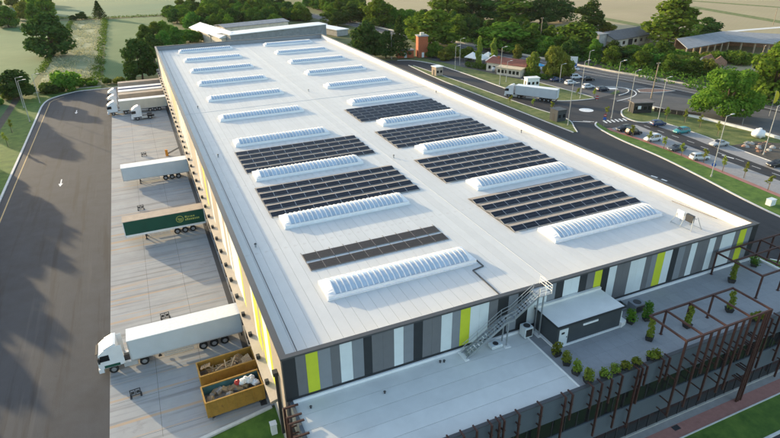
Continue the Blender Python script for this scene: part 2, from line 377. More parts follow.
sheet('bare_ground', [(119.6, 45), (119, 40), (118, 28), (131, 30), (133, 40), (128, 44.5)], M['earth'], .06)
lane = MB()
for k in range(14):
    y = 64-4.6*k; x = (113.9, 113.2, 112.4, 111.6)[min(3, int(k/3.5))]-.05*k
    lane.quad((x, y, h(y)-.02), (x+.16, y, h(y)-.02), (x+.16, y+2.1, h(y+2.1)-.02), (x, y+2.1, h(y+2.1)-.02))
struct(lane.build('lane_dashes', M['paint']))
ribbon('give_way_line', [tuple(G(697, 159.5)[:2]), tuple(G(706, 162)[:2])], .5, M['paint'], -.015)
ribbon('give_way_line', [tuple(G(722, 155)[:2]), tuple(G(734, 158.5)[:2])], .5, M['paint'], -.015)
ribbon('stop_line', [tuple(G(651, 175.5)[:2]), tuple(G(657.5, 177.6)[:2])], .5, M['paint'], -.015)
ribbon('stop_line', [tuple(G(661.5, 179)[:2]), tuple(G(667, 181)[:2])], .5, M['paint'], -.015)
# long verge between the service road and the lorry lane
va = [(92.8, 167.5), (91.9, 150), (91.6, 135), (92.3, 105), (92.8, 80), (93.1, 69.5)]
vb = [(94.2, 69.3), (96.3, 73), (99, 77.6), (99.8, 83), (98.6, 92), (97.6, 106), (96.8, 125), (95.6, 145), (94.2, 166)]
sheet('verge', va+vb, M['grass_dry'], .07)
ribbon('kerb', va, .35, M['kerb'], 0, .13); ribbon('kerb', smooth_line(vb, 4), .3, M['kerb'], 0, .13)
ka = smooth_line([(93, 178.8), (98, 176.5), (101.5, 170), (103.8, 160), (104.8, 140), (105, 116), (106.5, 103), (110, 96.8), (115.4, 94.6), (121.9, 93.8)], 5)
kb = [(122.6, 95), (122.2, 101.6), (120.4, 118), (117.5, 126), (113.5, 141), (110.5, 152), (108, 165), (104, 178)]
sheet('lawn_lorry_lane', ka+kb, M['grass_dry'], .07)
ribbon('kerb', ka, .4, M['kerb'], 0, .13); ribbon('kerb', kb[:4], .35, M['kerb'], 0, .13)
sheet('cafe_yard', [(122.6, 94), (148, 98), (147, 118), (140, 140), (126, 172), (106, 182), (108, 165), (113.5, 141), (120.4, 118)], M['asphalt_old'], -.02)
disc = lambda cx, cy, r, n=28: [(cx+r*math.cos(2*math.pi*k/n), cy+r*math.sin(2*math.pi*k/n)) for k in range(n)]
sheet('painted_disc', disc(110.7, 84.7, 2.05), M['paint'], -.01)
ribbon('give_way_teeth', [(102.4, 76.5), (104.6, 74.6)], .3, M['paint'], -.015)
for k in range(6): sheet('zebra_bar', [(106.6+1.25*k, 72.2-.15*k), (107.2+1.25*k, 72.2-.15*k), (107.9+1.25*k, 74.4-.15*k), (107.3+1.25*k, 74.4-.15*k)], M['paint'], -.012, follow=False)
ribbon('give_way_line', [(99.6, 77.5), (103.6, 74.9)], .35, M['paint'], -.016)
# oval end of the cafe car park
ring = [(126+11.5*math.cos(a), 99.6+6.2*math.sin(a)) for a in [R(t) for t in range(-75, 76, 10)]]
ring = [(x+2.8, y) for x, y in ring]
ribbon('kerb', ring, .35, M['kerb'], 0, .11)
sheet('lawn_oval', [(131.6, 95), (134.6, 96.2), (136.4, 98.4), (133.6, 98), (130.5, 96.2)], M['grass_dry'], .05, follow=False)
sheet('painted_hatch', [(135, 101), (137.5, 99.8), (138.3, 101.6), (136, 103.4)], M['paint'], -.008, follow=False)
ribbon('painted_curve', smooth_line([(126, 88.5), (133, 90), (138, 92.6), (140.6, 96.4), (141, 100)], 5), .35, M['paint'], -.012)
sheet('sandy_island', [(140.6, 93.6), (143, 91.6), (147.5, 90.5), (152, 90), (150.5, 93.2), (146.5, 96.4), (142.5, 97)], M['rubble'], .03, follow=False)
ribbon('kerb', [(140.6, 93.6), (143, 91.6), (147.5, 90.5), (152, 90), (150.5, 93.2), (146.5, 96.4), (142.5, 97), (140.6, 93.6)], .3, M['kerb'], 0, .1)
# main road
main_far = [(172, 20), (167, 66), (158.9, 107.5), (155.2, 119.1), (151.8, 136), (146, 164), (138.5, 202.8), (132.5, 228.4), (126, 258), (121, 296), (107, 368), (80, 480), (40, 640)]
mf = smooth_line(main_far, 4); mc = offset(mf, -4.6)
rb = ribbon('main_road', mc, 9.2, M['asphalt_old'], .02)
ribbon('edge_line', offset(mf, -.4), .2, M['paint'], .03); ribbon('edge_line', offset(mf, -8.6), .2, M['paint'], .03); ribbon('centre_line', mc, .18, M['paint'], .03)
ribbon('road_wall', offset(mf, .5), .35, M['plaster'], 0, .55)
sheet('road_shoulder', [(140, 132), (147.5, 108), (147.5, 92), (157, 60), (165, 20), (135, 20), (135, 60), (129, 80), (126, 92), (140, 92)], M['asphalt_old'], -.015, follow=False)
sheet('belt_floor', [(160, 60), (196, 60), (196, 150), (185, 240), (160, 340), (124, 430), (118, 330), (133, 232), (153, 140)], M['earth'], -.02)
# front lawn, path and kerb at the foot of the offices
b_ = h(-12)
sheet('front_pavement', [(0, -10.9), (70, -10.9), (70, -9.5), (0, -9.5)], M['paver'], .02)
sheet('red_footway', [(-5, -12.45), (70, -12.45), (70, -10.9), (-5, -10.9)], M['red_paver'], .03)
sheet('front_lawn', [(-5, -16.2), (63, -16.2), (63, -12.6), (-5, -12.6)], M['grass'], .02)
ribbon('kerb', [(-5, -12.52), (30, -12.52), (70, -12.52)], .14, M['kerb'], 0, .09)
ribbon('kerb', [(-5, -16.3), (30, -16.3), (63, -16.3)], .3, M['kerb'], 0, .13)
sheet('front_road', [(-5, -40), (92, -40), (92, -16.4), (-5, -16.4)], M['asphalt_new'], .0)
sheet('side_lawn', [(64, -9.4), (78, -9.4), (79, 5), (74, 9), (64, 10)], M['grass'], .05)
ribbon('kerb', [(78, -9.4), (79.2, 5), (74.2, 9.2), (64, 10.2)], .3, M['kerb'], 0, .13)
for px, py in ((694, 406), (697.5, 404), (676, 428), (758, 378)):
    p = G(px, py, b_); sheet('manhole_cover', [(p.x-.45, p.y-.3), (p.x+.45, p.y-.3), (p.x+.45, p.y+.3), (p.x-.45, p.y+.3)], M['dark_steel'], .045)

# ------------------------------------------------------------------ warehouse
W, L, RZ, TZ = 62.1, 183.3, 10.7, 12.25
wh = thing('warehouse', 'long white-roofed warehouse with striped cladding, skylights and loading docks', 'warehouse')
core = MB().box(.12, W-.12, .12, L-.12, -3, RZ-.12)
core.build('core', M['dgrey'], wh)
# roofing sheets laid along the building
ns = 50; sw = (W-1.0)/ns; rs = MB().box(.010, sw-.010, .5, L-.5, -.1, 0).mesh('roof_sheet', M['roof'])
for k in range(ns): put('roof_sheet', rs, wh, (.5+k*sw, 0, RZ))
# front cladding, each panel a piece of its own
seq = [('black', 1.2), ('dgrey', 2.16), ('lime', 3.3), ('slate', 4.5), ('dgrey', 5.4), ('pale', 6.6), ('slate', 7.75), ('black', 8.6), ('dgrey', 10.9), ('pale', 11.9), ('slate', 13.0), ('black', 14.0), ('dgrey', 16.07), ('pale', 17.3), ('slate', 18.25), ('lime', 19.4), ('pale', 21.6), ('dgrey', 22.7), ('black', 24.0), ('slate', 25.2), ('black', 26.6), ('pale', 29.0), ('slate', 30.1), ('black', 31.15), ('pale', 33.3), ('black', 34.36), ('dgrey', 35.44), ('lime', 36.5), ('black', 37.5), ('pale', 38.6), ('dgrey', 40.66), ('pale', 43.0), ('dgrey', 43.9), ('slate', 44.75), ('lime', 46.0), ('pale', 47.2), ('black', 48.2), ('slate', 49.3), ('dgrey', 50.3), ('pale', 51.3), ('dgrey', 53.4), ('pale', 54.5), ('dgrey', 55.6), ('pale', 57.9), ('dgrey', 58.8), ('lime', 60.0), ('slate', 61.0), ('black', 62.1)]
x0 = 0.0
for c, x1 in seq:
    n = max(1, round((x1-x0)/1.15)); w_ = (x1-x0)/n
    for k in range(n): MB().box(x0+k*w_+.006, x0+(k+1)*w_-.006, -.06, .12, 7.45, 12.05).build('cladding_panel', M[c], wh)
    x0 = x1
MB().box(0, W, -.09, .1, 7.2, 7.45).build('base_flashing', M['black'], wh)
# long west wall: front palette; tan panels are grey with warm sunlight painted in
pw = {c: MB().box(-.06, .12, .006, 1.144, 4.95, 12.05).mesh('cladding_panel', M[c]) for c in ('pale', 'slate', 'dgrey', 'lime', 'tan')}
rr = random.Random(3)
wc = []
while len(wc) < 160:
    c = rr.choice(['tan', 'tan', 'pale', 'tan', 'slate', 'tan', 'pale', 'lime']); wc += [c]*(1 if c in ('lime', 'slate') else rr.choice([1, 2]))
wc[2] = 'tan'; wc[3] = 'tan'; wc[4] = 'lime'; wc[5] = 'pale'; wc[6] = 'pale'; wc[8] = 'tan'; wc[9] = 'lime'; wc[10] = 'lime'
for k in range(159): put('cladding_panel', pw[wc[k]], wh, (0, .2+1.15*k, 0))
MB().box(-.05, .1, 7.6, L, 0, 4.5).build('dock_wall', M['conc_wall'], wh)
MB().box(-.05, .1, 0, 7.6, -3, 4.5).build('plinth_wall', M['conc_wall'], wh)
MB().prism_y([(-1.0, 4.42), (0, 4.5), (0, 4.95), (-1.0, 4.68)], 3.2, L-2).build('canopy', M['tan'], wh)
lampm = MB().box(-.2, .2, -.22, .22, 0, .42).box(-.15, .15, -.3, -.22, .06, .36).mesh('dock_lamp', M['black'])
door = MB().box(-.12, -.06, -1.3, 1.3, 1.1, 4.0).mesh('dock_door', M['white_wall'])
shel = MB().box(-.7, -.13, -1.75, -1.35, .9, 4.3).box(-.7, -.13, 1.35, 1.75, .9, 4.3).box(-.7, -.13, -1.35, 1.35, 3.9, 4.3).box(-.45, -.13, -1.2, -.8, .5, 1.05).box(-.45, -.13, .8, 1.2, .5, 1.05).mesh('dock_shelter', M['black'])
for k in range(41):
    y = 5.9+4.25*k
    put('dock_lamp', lampm, wh, (-.72, y, 4.75))
    if k > 0 and k < 38:
        put('dock_door', door, wh, (0, y+2.1, 0)); put('dock_shelter', shel, wh, (0, y+2.1, 0))
MB().box(W-.12, W+.06, 0, L, -3, 12.05).build('east_wall', M['dgrey'], wh)
MB().box(0, W, L-.12, L+.06, -3, 12.05).build('north_wall', M['slate'], wh)
# parapets: cap pieces plus light inner lining
cap = MB(); cap.box(-.12, .5, -.12, L+.12, 12.05, TZ); cap.build('parapet_cap', M['cap'], wh)
MB().box(.5, W-.5, -.12, .4, 12.05, TZ-.003).build('parapet_cap', M['cap'], wh)
MB().box(W-.4, W+.12, -.12, L+.12, 12.05, TZ-.005).build('parapet_cap', M['cap'], wh)
MB().box(.5, W-.4, L-.4, L+.12, 12.05, TZ-.003).build('parapet_cap', M['cap'], wh)
MB().box(W-.34, W-.12, .1, L-.1, RZ-.1, 12.05).build('parapet_lining', M['inner'], wh)
MB().box(.12, .4, .1, L-.1, RZ-.1, 12.05).build('parapet_lining', M['inner'], wh)
MB().box(.4, W-.34, L-.34, L-.12, RZ-.1, 12.05).build('parapet_lining', M['slate'], wh)
MB().box(.4, W-.34, .12, .34, RZ-.1, 12.05).build('parapet_lining', M['inner'], wh)
MB().box(.8, W-.5, 91.6, 91.72, RZ, RZ+.04).build('roof_joint', M['roof'], wh)
MB().box(31.0, 31.1, .6, L-.6, RZ, RZ+.03).build('roof_ridge', M['roof'], wh)
MB().box(1.9, 1.96, .6, L-.6, RZ, RZ+.05).build('lightning_wire', M['dark_steel'], wh)
wire = MB()
for a, b in (((26.0, 9.4), (26.0, 7.9)), ((26.0, 7.9), (24.4, 7.6)), ((24.4, 7.6), (24.4, .6))): wire.beam((*a, RZ+.06), (*b, RZ+.06), .13)
wire.build('roof_conduit', M['cap'], wh)
fl = MB().box(-.55, -.05, 2.1, 2.7, 8.6, 9.0).box(-.4, -.1, 2.3, 2.55, 1.0, 8.6)
fl.build('flood_light', M['black'], wh)
# skylights
def arch(y0, y1, z0, rise, n=9):
    return [(y0+(y1-y0)*k/n, z0+rise*math.sin(math.pi*k/n)**.75) for k in range(n+1)]
SKX = ((7.25, 25.7), (37.3, 55.5)); SD = 3.6; NP = 26
def pane_mesh(w):
    b = MB(); pr = arch(.16, SD-.16, .55, .60)
    for k in range(len(pr)-1):
        (ya, za), (yb, zb) = pr[k], pr[k+1]
        b.quad((.05, ya, za), (w*.5, ya, za+.06), (w*.5, yb, zb+.06), (.05, yb, zb)); b.quad((w*.5, ya, za+.06), (w-.05, ya, za), (w-.05, yb, zb), (w*.5, yb, zb+.06))
    return b.mesh('pane', M['glaze'])
for side, (xa, xb) in enumerate(SKX):
    w_ = (xb-xa-1.7)/NP; pm = pane_mesh(w_)
    cb = MB(); LN = xb-xa
    cb.box(0, LN, 0, .16, 0, .55).box(0, LN, SD-.16, SD, 0, .55).box(0, .16, .16, SD-.16, 0, .55).box(LN-.16, LN, .16, SD-.16, 0, .55)
    cb.box(-.12, LN+.12, -.14, 0, .0, .12)
    HP = .85; pr = arch(.14, SD-.14, .56, .62)
    for x_in, x_out in ((HP, .1), (LN-HP, LN-.1)):
        for j in range(len(pr)-1): cb.quad((x_in, *pr[j]), (x_in, *pr[j+1]), (x_out, pr[j+1][0], .56), (x_out, pr[j][0], .56))
    for k in range(NP+1):
        pr = arch(.13, SD-.13, .57, .68)
        for j in range(len(pr)-1): cb.beam((HP+k*w_, *pr[j]), (HP+k*w_, *pr[j+1]), .13, .10)
    cm = cb.mesh('skylight', M['curb'])
    far = MB()
    for k in range(NP):
        n0 = len(far.v); far.v += [(v.co.x+HP+k*w_, v.co.y, v.co.z) for v in pm.vertices]; far.f += [tuple(n0+i for i in p.vertices) for p in pm.polygons]
    far.mi = [0]*len(far.f); fm = far.mesh('glazing', M['glaze'])
    for row in range(10):
        s_ = put('skylight', cm, wh, (xa, 8.95+18.336*row, RZ)); s_.scale.z = .84
        if row < 5:
            for k in range(NP): put('pane', pm, s_, (HP+k*w_, 0, 0))
        else: put('glazing', fm, s_)
# solar arrays lie on the roof between the skylights
def solar(name, label, xa, xb, ya, yb, rows, n, depth, m_, tilt=9):
    t = thing(name, label, 'solar array', (xa, ya, RZ), 0, 'rooftop solar arrays')
    w_ = (xb-xa)/n; pitch = (yb-ya)/rows; c, s = depth*math.cos(R(tilt)), depth*math.sin(R(tilt))
    pb = MB(); e = .028
    def sl(x0_, x1_, u0_, u1_, z0, z1):
        P = lambda x, u, z: (x, u*math.cos(R(tilt))-z*math.sin(R(tilt)), u*math.sin(R(tilt))+z*math.cos(R(tilt)))
        pb.hexa([P(x0_, u0_, z0), P(x1_, u0_, z0), P(x1_, u1_, z0), P(x0_, u1_, z0), P(x0_, u0_, z1), P(x1_, u0_, z1), P(x1_, u1_, z1), P(x0_, u1_, z1)])
    pb.cur = 1; sl(.012, w_-.012, 0, depth, .0, .035)
    pb.cur = 0; sl(.012+e, w_-.012-e, e, depth/2-.008, .035, .041); sl(.012+e, w_-.012-e, depth/2+.008, depth-e, .035, .041)
    pm = pb.mesh('solar_panel', [m_, M['panel_frame'] if rows > 2 else M['brown_grey']])
    brown_grey = MB()
    if rows > 2: brown_grey.quad((0, c, s+.10), (xb-xa, c, s+.10), (xb-xa, pitch-.05, .06), (0, pitch-.05, .06))  # away-facing panels as one strip, their sun-glow reflection painted brown-grey
    for k in range(n+1): brown_grey.box(k*w_-.03, k*w_+.03, -.05, pitch-.06, .02, .06)
    tm = brown_grey.mesh('back_panels_and_rails', M['brown_grey'])
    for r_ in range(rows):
        put('back_panels_and_rails', tm, t, (0, r_*pitch, 0))
        for k in range(n): put('solar_panel', pm, t, (k*w_, r_*pitch, .12 if rows > 2 else .07))
    return t
nm = ('front', 'second', 'third', 'fourth')
for k, (lab, xa, xb, ya, yb) in enumerate((('dark solar array in the east row, closest to the front facade', 34.3, 56.2, 13.4, 25.3), ('dark solar array, second from the front facade in the east row', 34.3, 56.2, 31.8, 43.5), ('dark solar array, third from the front facade in the east row', 34.3, 56.2, 50.0, 61.4), ('dark solar array, fourth and farthest from the front facade, east row', 34.3, 56.2, 68.6, 79.6), ('dark solar array in the west row behind the brown one', 6.4, 29.4, 31.3, 43.0), ('dark solar array in the west row farthest from the front facade', 6.5, 29.5, 49.5, 61.3))):
    solar('solar_array', lab, xa, xb, ya, yb, 5, 11, 1.18, M['cell'], 11)
solar('solar_array', 'narrow brown solar array of two rows by the front western skylight', 7.3, 25.6, 15.5, 20.1, 2, 10, 1.62, M['cell_brown'], 2)
# roof-edge unit on trestle legs
eq = thing('roof_unit', 'white panel units on splayed trestle legs near the roof corner', 'roof unit', (55.5, 5.4, RZ))
lg = MB()
for x, y in ((-.6, 1.6), (1.0, 1.4), (-.4, -1.5), (1.3, -1.7), (-.5, .1), (1.1, -.1)): lg.tube((x, y, 0), (x*.35+.2, y*.75, 1.7), .05, n=6)
lg.beam((.2, 1.4, 1.6), (.3, -1.4, 1.6), .08); lg.beam((-.6, 1.6, .15), (-.4, -1.5, .15), .06); lg.beam((1.0, 1.4, .15), (1.3, -1.7, .15), .06); lg.build('trestle', M['steel'], eq)
MB().box(-.1, .12, .25, 1.35, .9, 2.0).build('white_panel', M['bag_white'], eq)
MB().box(-.1, .25, -1.15, -.05, .95, 1.95).box(.25, .3, -1.0, -.2, 1.1, 1.8).build('fan_unit', M['dark_steel'], eq)
pv = MB(); pv.tube((60.5, 11.8, RZ+.1), (61.3, 5.0, RZ+.1), .05, n=6); tag(pv.build('roof_hose', M['brown_grey']), 'thin brown hose lying on the roof by the parapet', 'hose')
for k, (x, y) in enumerate(((2.6, 24), (3.4, 60), (4.2, 96), (31.6, 46), (60.2, 48), (60.4, 84), (32, 100))):
    v_ = thing('roof_vent', 'small grey vent pipe standing on the white roof', 'vent', (x, y, RZ), 0, 'roof vent pipes')
    MB().tube((0, 0, 0), (0, 0, .45), .11, n=10).build('pipe', M['steel'], v_); MB().tube((0, 0, .45), (0, 0, .6), .19, .05, n=10).build('cowl', M['cap'], v_)

# ------------------------------------------------------------------ front offices with roof terrace
of = thing('office_block', 'low grey office block with roof terrace before the warehouse', 'building')
FZ = 6.9; XE = 63.4; YF = -10.0; BZ = -3.0
MB().box(.5, XE-.3, YF+.7, -.13, BZ, 6.6).build('core', M['black'], of)
MB().box(.3, XE, YF-.0, -.1, 6.6, FZ-.06).build('roof_slab', M['facade'], of)
stripw = 1.9
for k in range(5):
    y1 = -.1-k*stripw; MB().box(.6, 25.9, y1-stripw+.015, y1-.015, FZ-.06, FZ+.004*(k % 2)).build('roof_sheet', M['low_roof'], of)
MB().box(25.9, XE-.02, YF+.31, -.1, FZ-.058, FZ-.012).build('terrace_grout', M['deck'], of)
tmesh = MB().box(.006, 1.494, .006, 1.594, 0, .06).mesh('terrace_tile', M['deck'])
nx = int((XE-.4-25.9)/1.5)
for i in range(nx):
    for j in range(6): put('terrace_tile', tmesh, of, (25.92+i*1.5, -9.72+j*1.6, FZ-.06))
MB().box(.6, 26.2, -.28, -.1, FZ, 7.2).box(37, W, -.28, -.1, FZ, 7.2).build('upstand', M['curb'], of)
MB().box(25.9, 26.05, -9.6, -.3, FZ, FZ+.08).build('deck_edge', M['white_wall'], of)
# parapet and facade bands
MB().box(.3, XE, YF-.02, YF+.3, 4.4, 7.12).build('parapet_band', M['facade'], of)
MB().box(.28, XE+.02, YF-.05, YF+.34, 7.12, 7.2).build('parapet_cap', M['cap'], of)
MB().box(.3, XE, YF-.02, YF+.3, -.4, 2.2).build('facade_band', M['facade'], of)
MB().box(.3, XE, YF-.1, YF+.35, -3, -2.45).build('facade_plinth', M['conc_wall'], of)
MB().box(.28, .6, YF+.3, -.15, 4.65, 7.12).box(.28, .6, YF+.3, -.15, -.4, 2.2).build('side_band', M['facade'], of)
MB().box(XE-.3, XE, YF+.3, -.15, -3, 7.12).build('side_wall', M['inner'], of)
pg = MB().box(.02, 1.46, 0, .05, 0, 2.45).mesh('window_pane', M['glass']); mu = MB().box(-.035, .035, -.06, .1, 0, 2.45).mesh('mullion', M['dark_steel'])
for zb, sc in ((2.2, .9), (-2.45, .836)):
    for k in range(42):
        for me, nm_ in ((pg, 'window_pane'), (mu, 'mullion')):
            o = put(nm_, me, of, (.4+1.5*k, YF+.10, zb)); o.scale.z = sc
# rusty vertical steel ribs fixed before the facade
def rib(x, zb, zt, y=-10.45, hook=True):
    b = MB().box(x-.065, x+.065, y-.1, y+.1, zb, zt)
    if hook: b.box(x-.064, x+.064, y+.1, YF+.28, zt-.13, zt-.003)
    for z in (6.2, 5.0, 1.9, .1):
        if zb < z-.2: b.box(x-.05, x+.05, y+.12, YF-.02, z-.06, z+.06).box(x-.2, x+.2, y-.03, y+.03, z-.045, z+.045)
    b.build('steel_rib', M['rust'], of)
for x, zb in ((1.6, 4.5), (3.1, .6), (4.4, 2.6), (5.2, -2.5), (6.9, 4.6), (8.4, .5), (10.1, 4.5), (11.4, .5), (12.7, 4.4), (14.0, .6), (15.5, 4.6), (16.3, -2.5), (16.8, .5), (18.4, .6), (20.8, .5), (23.5, 2.0), (24.3, 4.3), (26.7, 4.7), (27.8, .6), (29.0, 4.5), (30.3, .6), (32.4, -.3), (32.9, 2.8), (33.5, 5.0), (35.7, 4.6), (36.5, 4.6), (51.8, .5), (53.0, 4.6), (54.8, .5), (56.4, -2.5), (58.3, 4.5), (60.0, .5), (62.0, 4.6)): rib(x, zb, 7.5)
for y, zb in ((-1.0, 2), (-2.2, 4.4), (-3.0, .5), (-4.6, 4.5), (-5.6, 1), (-7.0, -2), (-8.4, 4.5), (-9.3, .5)):
    b = MB().box(-.55, -.31, y-.085, y+.085, zb, 7.5).box(-.31, .85, y-.084, y+.084, 7.35, 7.497)
    for z in (6.2, 5.0): b.box(-.31, .28, y-.05, y+.05, z-.06, z+.06)
    b.build('steel_rib', M['rust'], of)
# pergolas on the terrace
pe = thing('pergola', 'rust-brown steel pergola frame overhanging the office facade with long legs', 'pergola', (0, 0, 0), 0)
def pbeam(a, b, par, w=.17, hh=.2): MB().beam(a, b, w, hh).build('beam', M['rust'], par)
def ppost(x, y, z0, z1, par, w=.17): MB().box(x-w/2, x+w/2, y-w/2, y+w/2, z0, z1).box(x-.16, x+.16, y-.16, y+.16, z0, z0+.03).build('post', M['rust'], par)
PZ = 10.0
pbeam((36.9, -6.8, PZ), (49.4, -6.8, PZ), pe); pbeam((36.9, -11.3, PZ), (49.4, -11.3, PZ), pe)
for x in (37.0, 39.25, 42.6, 46.2, 49.3): pbeam((x, -6.9, PZ-.003), (x, -11.2, PZ-.003), pe, .16, .19)
for x in (39.3, 46.3, 42.8): ppost(x, -6.8, FZ, PZ-.1, pe)
for x, zb in ((37.0, 0.2), (39.25, .5), (40.5, 4.6), (41.6, .5), (42.7, 4.5), (44.1, .6), (45.2, .6), (46.2, 4.5), (47.6, 4.6), (48.6, -2.6), (49.3, -2.6), (48.9, -2.6)):
    b = MB().box(x-.08, x+.08, -11.4, -11.2, zb, PZ-.1)
    for z in (6.2, 5.0, 1.9, .3):
        if zb < z: b.box(x-.045, x+.045, -11.2, YF-.02, z-.06, z+.06).box(x-.2, x+.2, -11.34, -11.26, z-.045, z+.045)
    b.build('leg', M['rust'], pe)
p2 = thing('pergola', 'rust-brown steel pergola frame beside the lime panel at the terrace corner', 'pergola')
for y in (-.6, -2.8, -6.5): pbeam((54.5, y, PZ), (68, y, PZ), p2)
for x in (54.6, 58.6, 62.6, 66.4): pbeam((x, -.7, PZ-.003), (x, -6.4, PZ-.003), p2, .16, .19)
for x, y in ((54.6, -.6), (54.7, -6.5), (58.6, -6.5), (62.6, -.6)): ppost(x, y, FZ, PZ-.1, p2)
for y in (-.6, -2.8, -6.5):
    ppost(67.9, y, h(y)+.05, PZ-.1, p2); ppost(65.2, y, h(y)+.05, PZ-.1, p2)
# plant room
pr_ = thing('plant_room', 'dark flat-roofed plant room with pale door on the terrace', 'plant room', (27.6, -3.9, FZ))
MB().box(0, 8.6, 0, 3.8, 0, 2.55).build('wall', M['plant_wall'], pr_)
MB().box(-.12, 8.75, -.12, 3.76, 2.55, 2.72).box(-.12, 8.75, 3.45, 3.77, 2.72, 3.0).build('roof', M['low_roof'], pr_)
MB().box(-.16, 8.79, -.17, -.12, 2.5, 2.75).box(-.17, -.12, -.12, 3.76, 2.5, 2.75).build('roof_trim', M['black'], pr_)
MB().box(.25, 1.35, -.06, 0, .05, 2.15).build('door', M['pale'], pr_)
MB().box(1.18, 1.26, -.1, -.06, 1.0, 1.15).build('door_handle', M['dark_steel'], pr_)
MB().box(.5, .9, -.075, -.06, 1.55, 1.8).build('door_sign', M['black'], pr_)
MB().box(3.3, 5.3, -.09, 0, 1.85, 2.05).build('light_bar', M['bag_white'], pr_)
MB().box(-.3, 8.9, -.2, 0, 0, .12).box(-.3, 0, 0, 3.8, 0, .12).build('kerb', M['white_wall'], pr_)
MB().box(8.6, 8.85, .1, .5, 0, 1.9).build('cabinet', M['pale'], pr_)
MB().prism([(8.62, -.3), (9.5, -.05), (9.5, 1.6), (8.62, 1.6)], 0, .6).build('duct', M['white_wall'], pr_)
# external staircase
st = thing('metal_staircase', 'galvanised steel staircase rising from low roof to warehouse roof', 'staircase', (18.3, -1.1, FZ))
N = 22; run, rise = 7.6, 5.25
def sx(k): return run*k/N + (.7 if k > 13 else 0)
def sz(k): return rise*k/N
tread = MB().box(-.16, .16, -.45, .45, -.03, .02).mesh('tread', M['steel'])
for k in range(1, N+1): put('tread', tread, st, (sx(k), 0, sz(k)))
for y in (-.5, .5):
    MB().beam((0, y, .05), (sx(13), y, sz(13)), .07, .26).beam((sx(13), y, sz(13)), (sx(14), y, sz(13)+.1), .07, .26).beam((sx(14), y, sz(14)), (sx(N), y, sz(N)), .07, .26).build('stringer', M['steel'], st)
    hr = MB()
    for d in (.55, 1.0): hr.tube((0, y, .2+d), (sx(13), y, sz(13)+d), .028, n=6); hr.tube((sx(13), y, sz(13)+d), (sx(14), y, sz(14)+d), .028, n=6); hr.tube((sx(14), y, sz(14)+d), (sx(N), y, sz(N)+d), .028, n=6)
    for k in (1, 5, 9, 13, 14, 18, 22): hr.tube((sx(k), y, sz(k)), (sx(k), y, sz(k)+1.0), .028, n=6)
    hr.build('handrail', M['steel'], st)
MB().box(sx(N), sx(N)+1.5, -.6, 1.4, rise-.06, rise+.02).build('landing', M['steel'], st)
hr = MB()
for z in (.35, .7, 1.05): hr.tube((sx(N)+1.5, -.6, rise+z), (sx(N)+1.5, 1.4, rise+z), .03, n=6); hr.tube((sx(N), -.6, rise+z), (sx(N)+1.5, -.6, rise+z), .03, n=6)
for x, y in ((1.5, -.6), (1.5, .4), (1.5, 1.4), (0, -.6), (.75, -.6)): hr.tube((sx(N)+x, y, rise), (sx(N)+x, y, rise+1.08), .03, n=6)
hr.build('landing_rail', M['white_wall'], st)
for x in (sx(13)+.35, sx(N)+.7):
    zt = sz(13) if x < 7 else rise
    for y in (-.4, .4): MB().box(x-.06, x+.06, y-.06, y+.06, .06, zt-.1).build('post', M['steel'], st)
    MB().box(x-.35, x+.35, -.75, .75, 0, .07).build('foot_plate', M['white_wall'], st)
MB().box(-.35, .15, -.75, .75, 0, .08).build('foot_plate', M['white_wall'], st)
def ac(label, x, y, z, sx_=1.1, sy_=.9, sz_=1.2, m_='pale'):
    t = thing('air_conditioner', label, 'air conditioner', (x, y, z))
    MB().box(-sx_/2, sx_/2, -sy_/2, sy_/2, .1, sz_).build('casing', M[m_], t)
    MB().tube((0, 0, sz_), (0, 0, sz_+.03), min(sx_, sy_)*.38, n=16).build('fan_grille', M['dark_steel'], t)
    MB().box(-sx_/2+.1, sx_/2-.1, -sy_/2-.02, -sy_/2, .25, sz_-.2).build('side_grille', M['chassis'], t)
    MB().box(-sx_/2+.05, sx_/2-.05, -sy_/2+.1, -sy_/2+.2, 0, .1).box(-sx_/2+.05, sx_/2-.05, sy_/2-.2, sy_/2-.1, 0, .1).build('feet', M['dark_steel'], t)
ac('pale metal unit under the staircase landing on the low roof', 26.0, -.95, FZ, 1.0, 1.0, 1.35)
ac('low pale metal box beneath the staircase flight', 22.0, -1.15, FZ, 1.3, .8, .45)
ac('grey cube-shaped cooling unit between plant room and shrubs on terrace', 40.0, -2.5, FZ, 1.5, 1.2, 1.25, 'slate')
sk = thing('roof_hatch', 'flat framed hatch in the terrace floor beside the plant room', 'hatch', (38.9, -1.2, FZ))
MB().box(-.7, .9, -.8, .8, 0, .25).build('frame', M['slate'], sk); MB().box(-.55, .05, -.65, .65, .25, .28).box(.15, .75, -.65, .65, .25, .28).build('glass', M['glass'], sk)
for k, (x, y) in enumerate(((1.9, -1.4), (8.8, -2.5), (15.6, -.9), (16.0, -1.0))):
    v_ = tag(MB().tube((x, y, FZ), (x, y, FZ+.22), .09, n=8).tube((x, y, FZ+.22), (x, y, FZ+.3), .14, .06, n=8).build('drain_vent', M['dark_steel']), 'small dark vent on the pale low roof', 'vent', 'vents on the low roof')

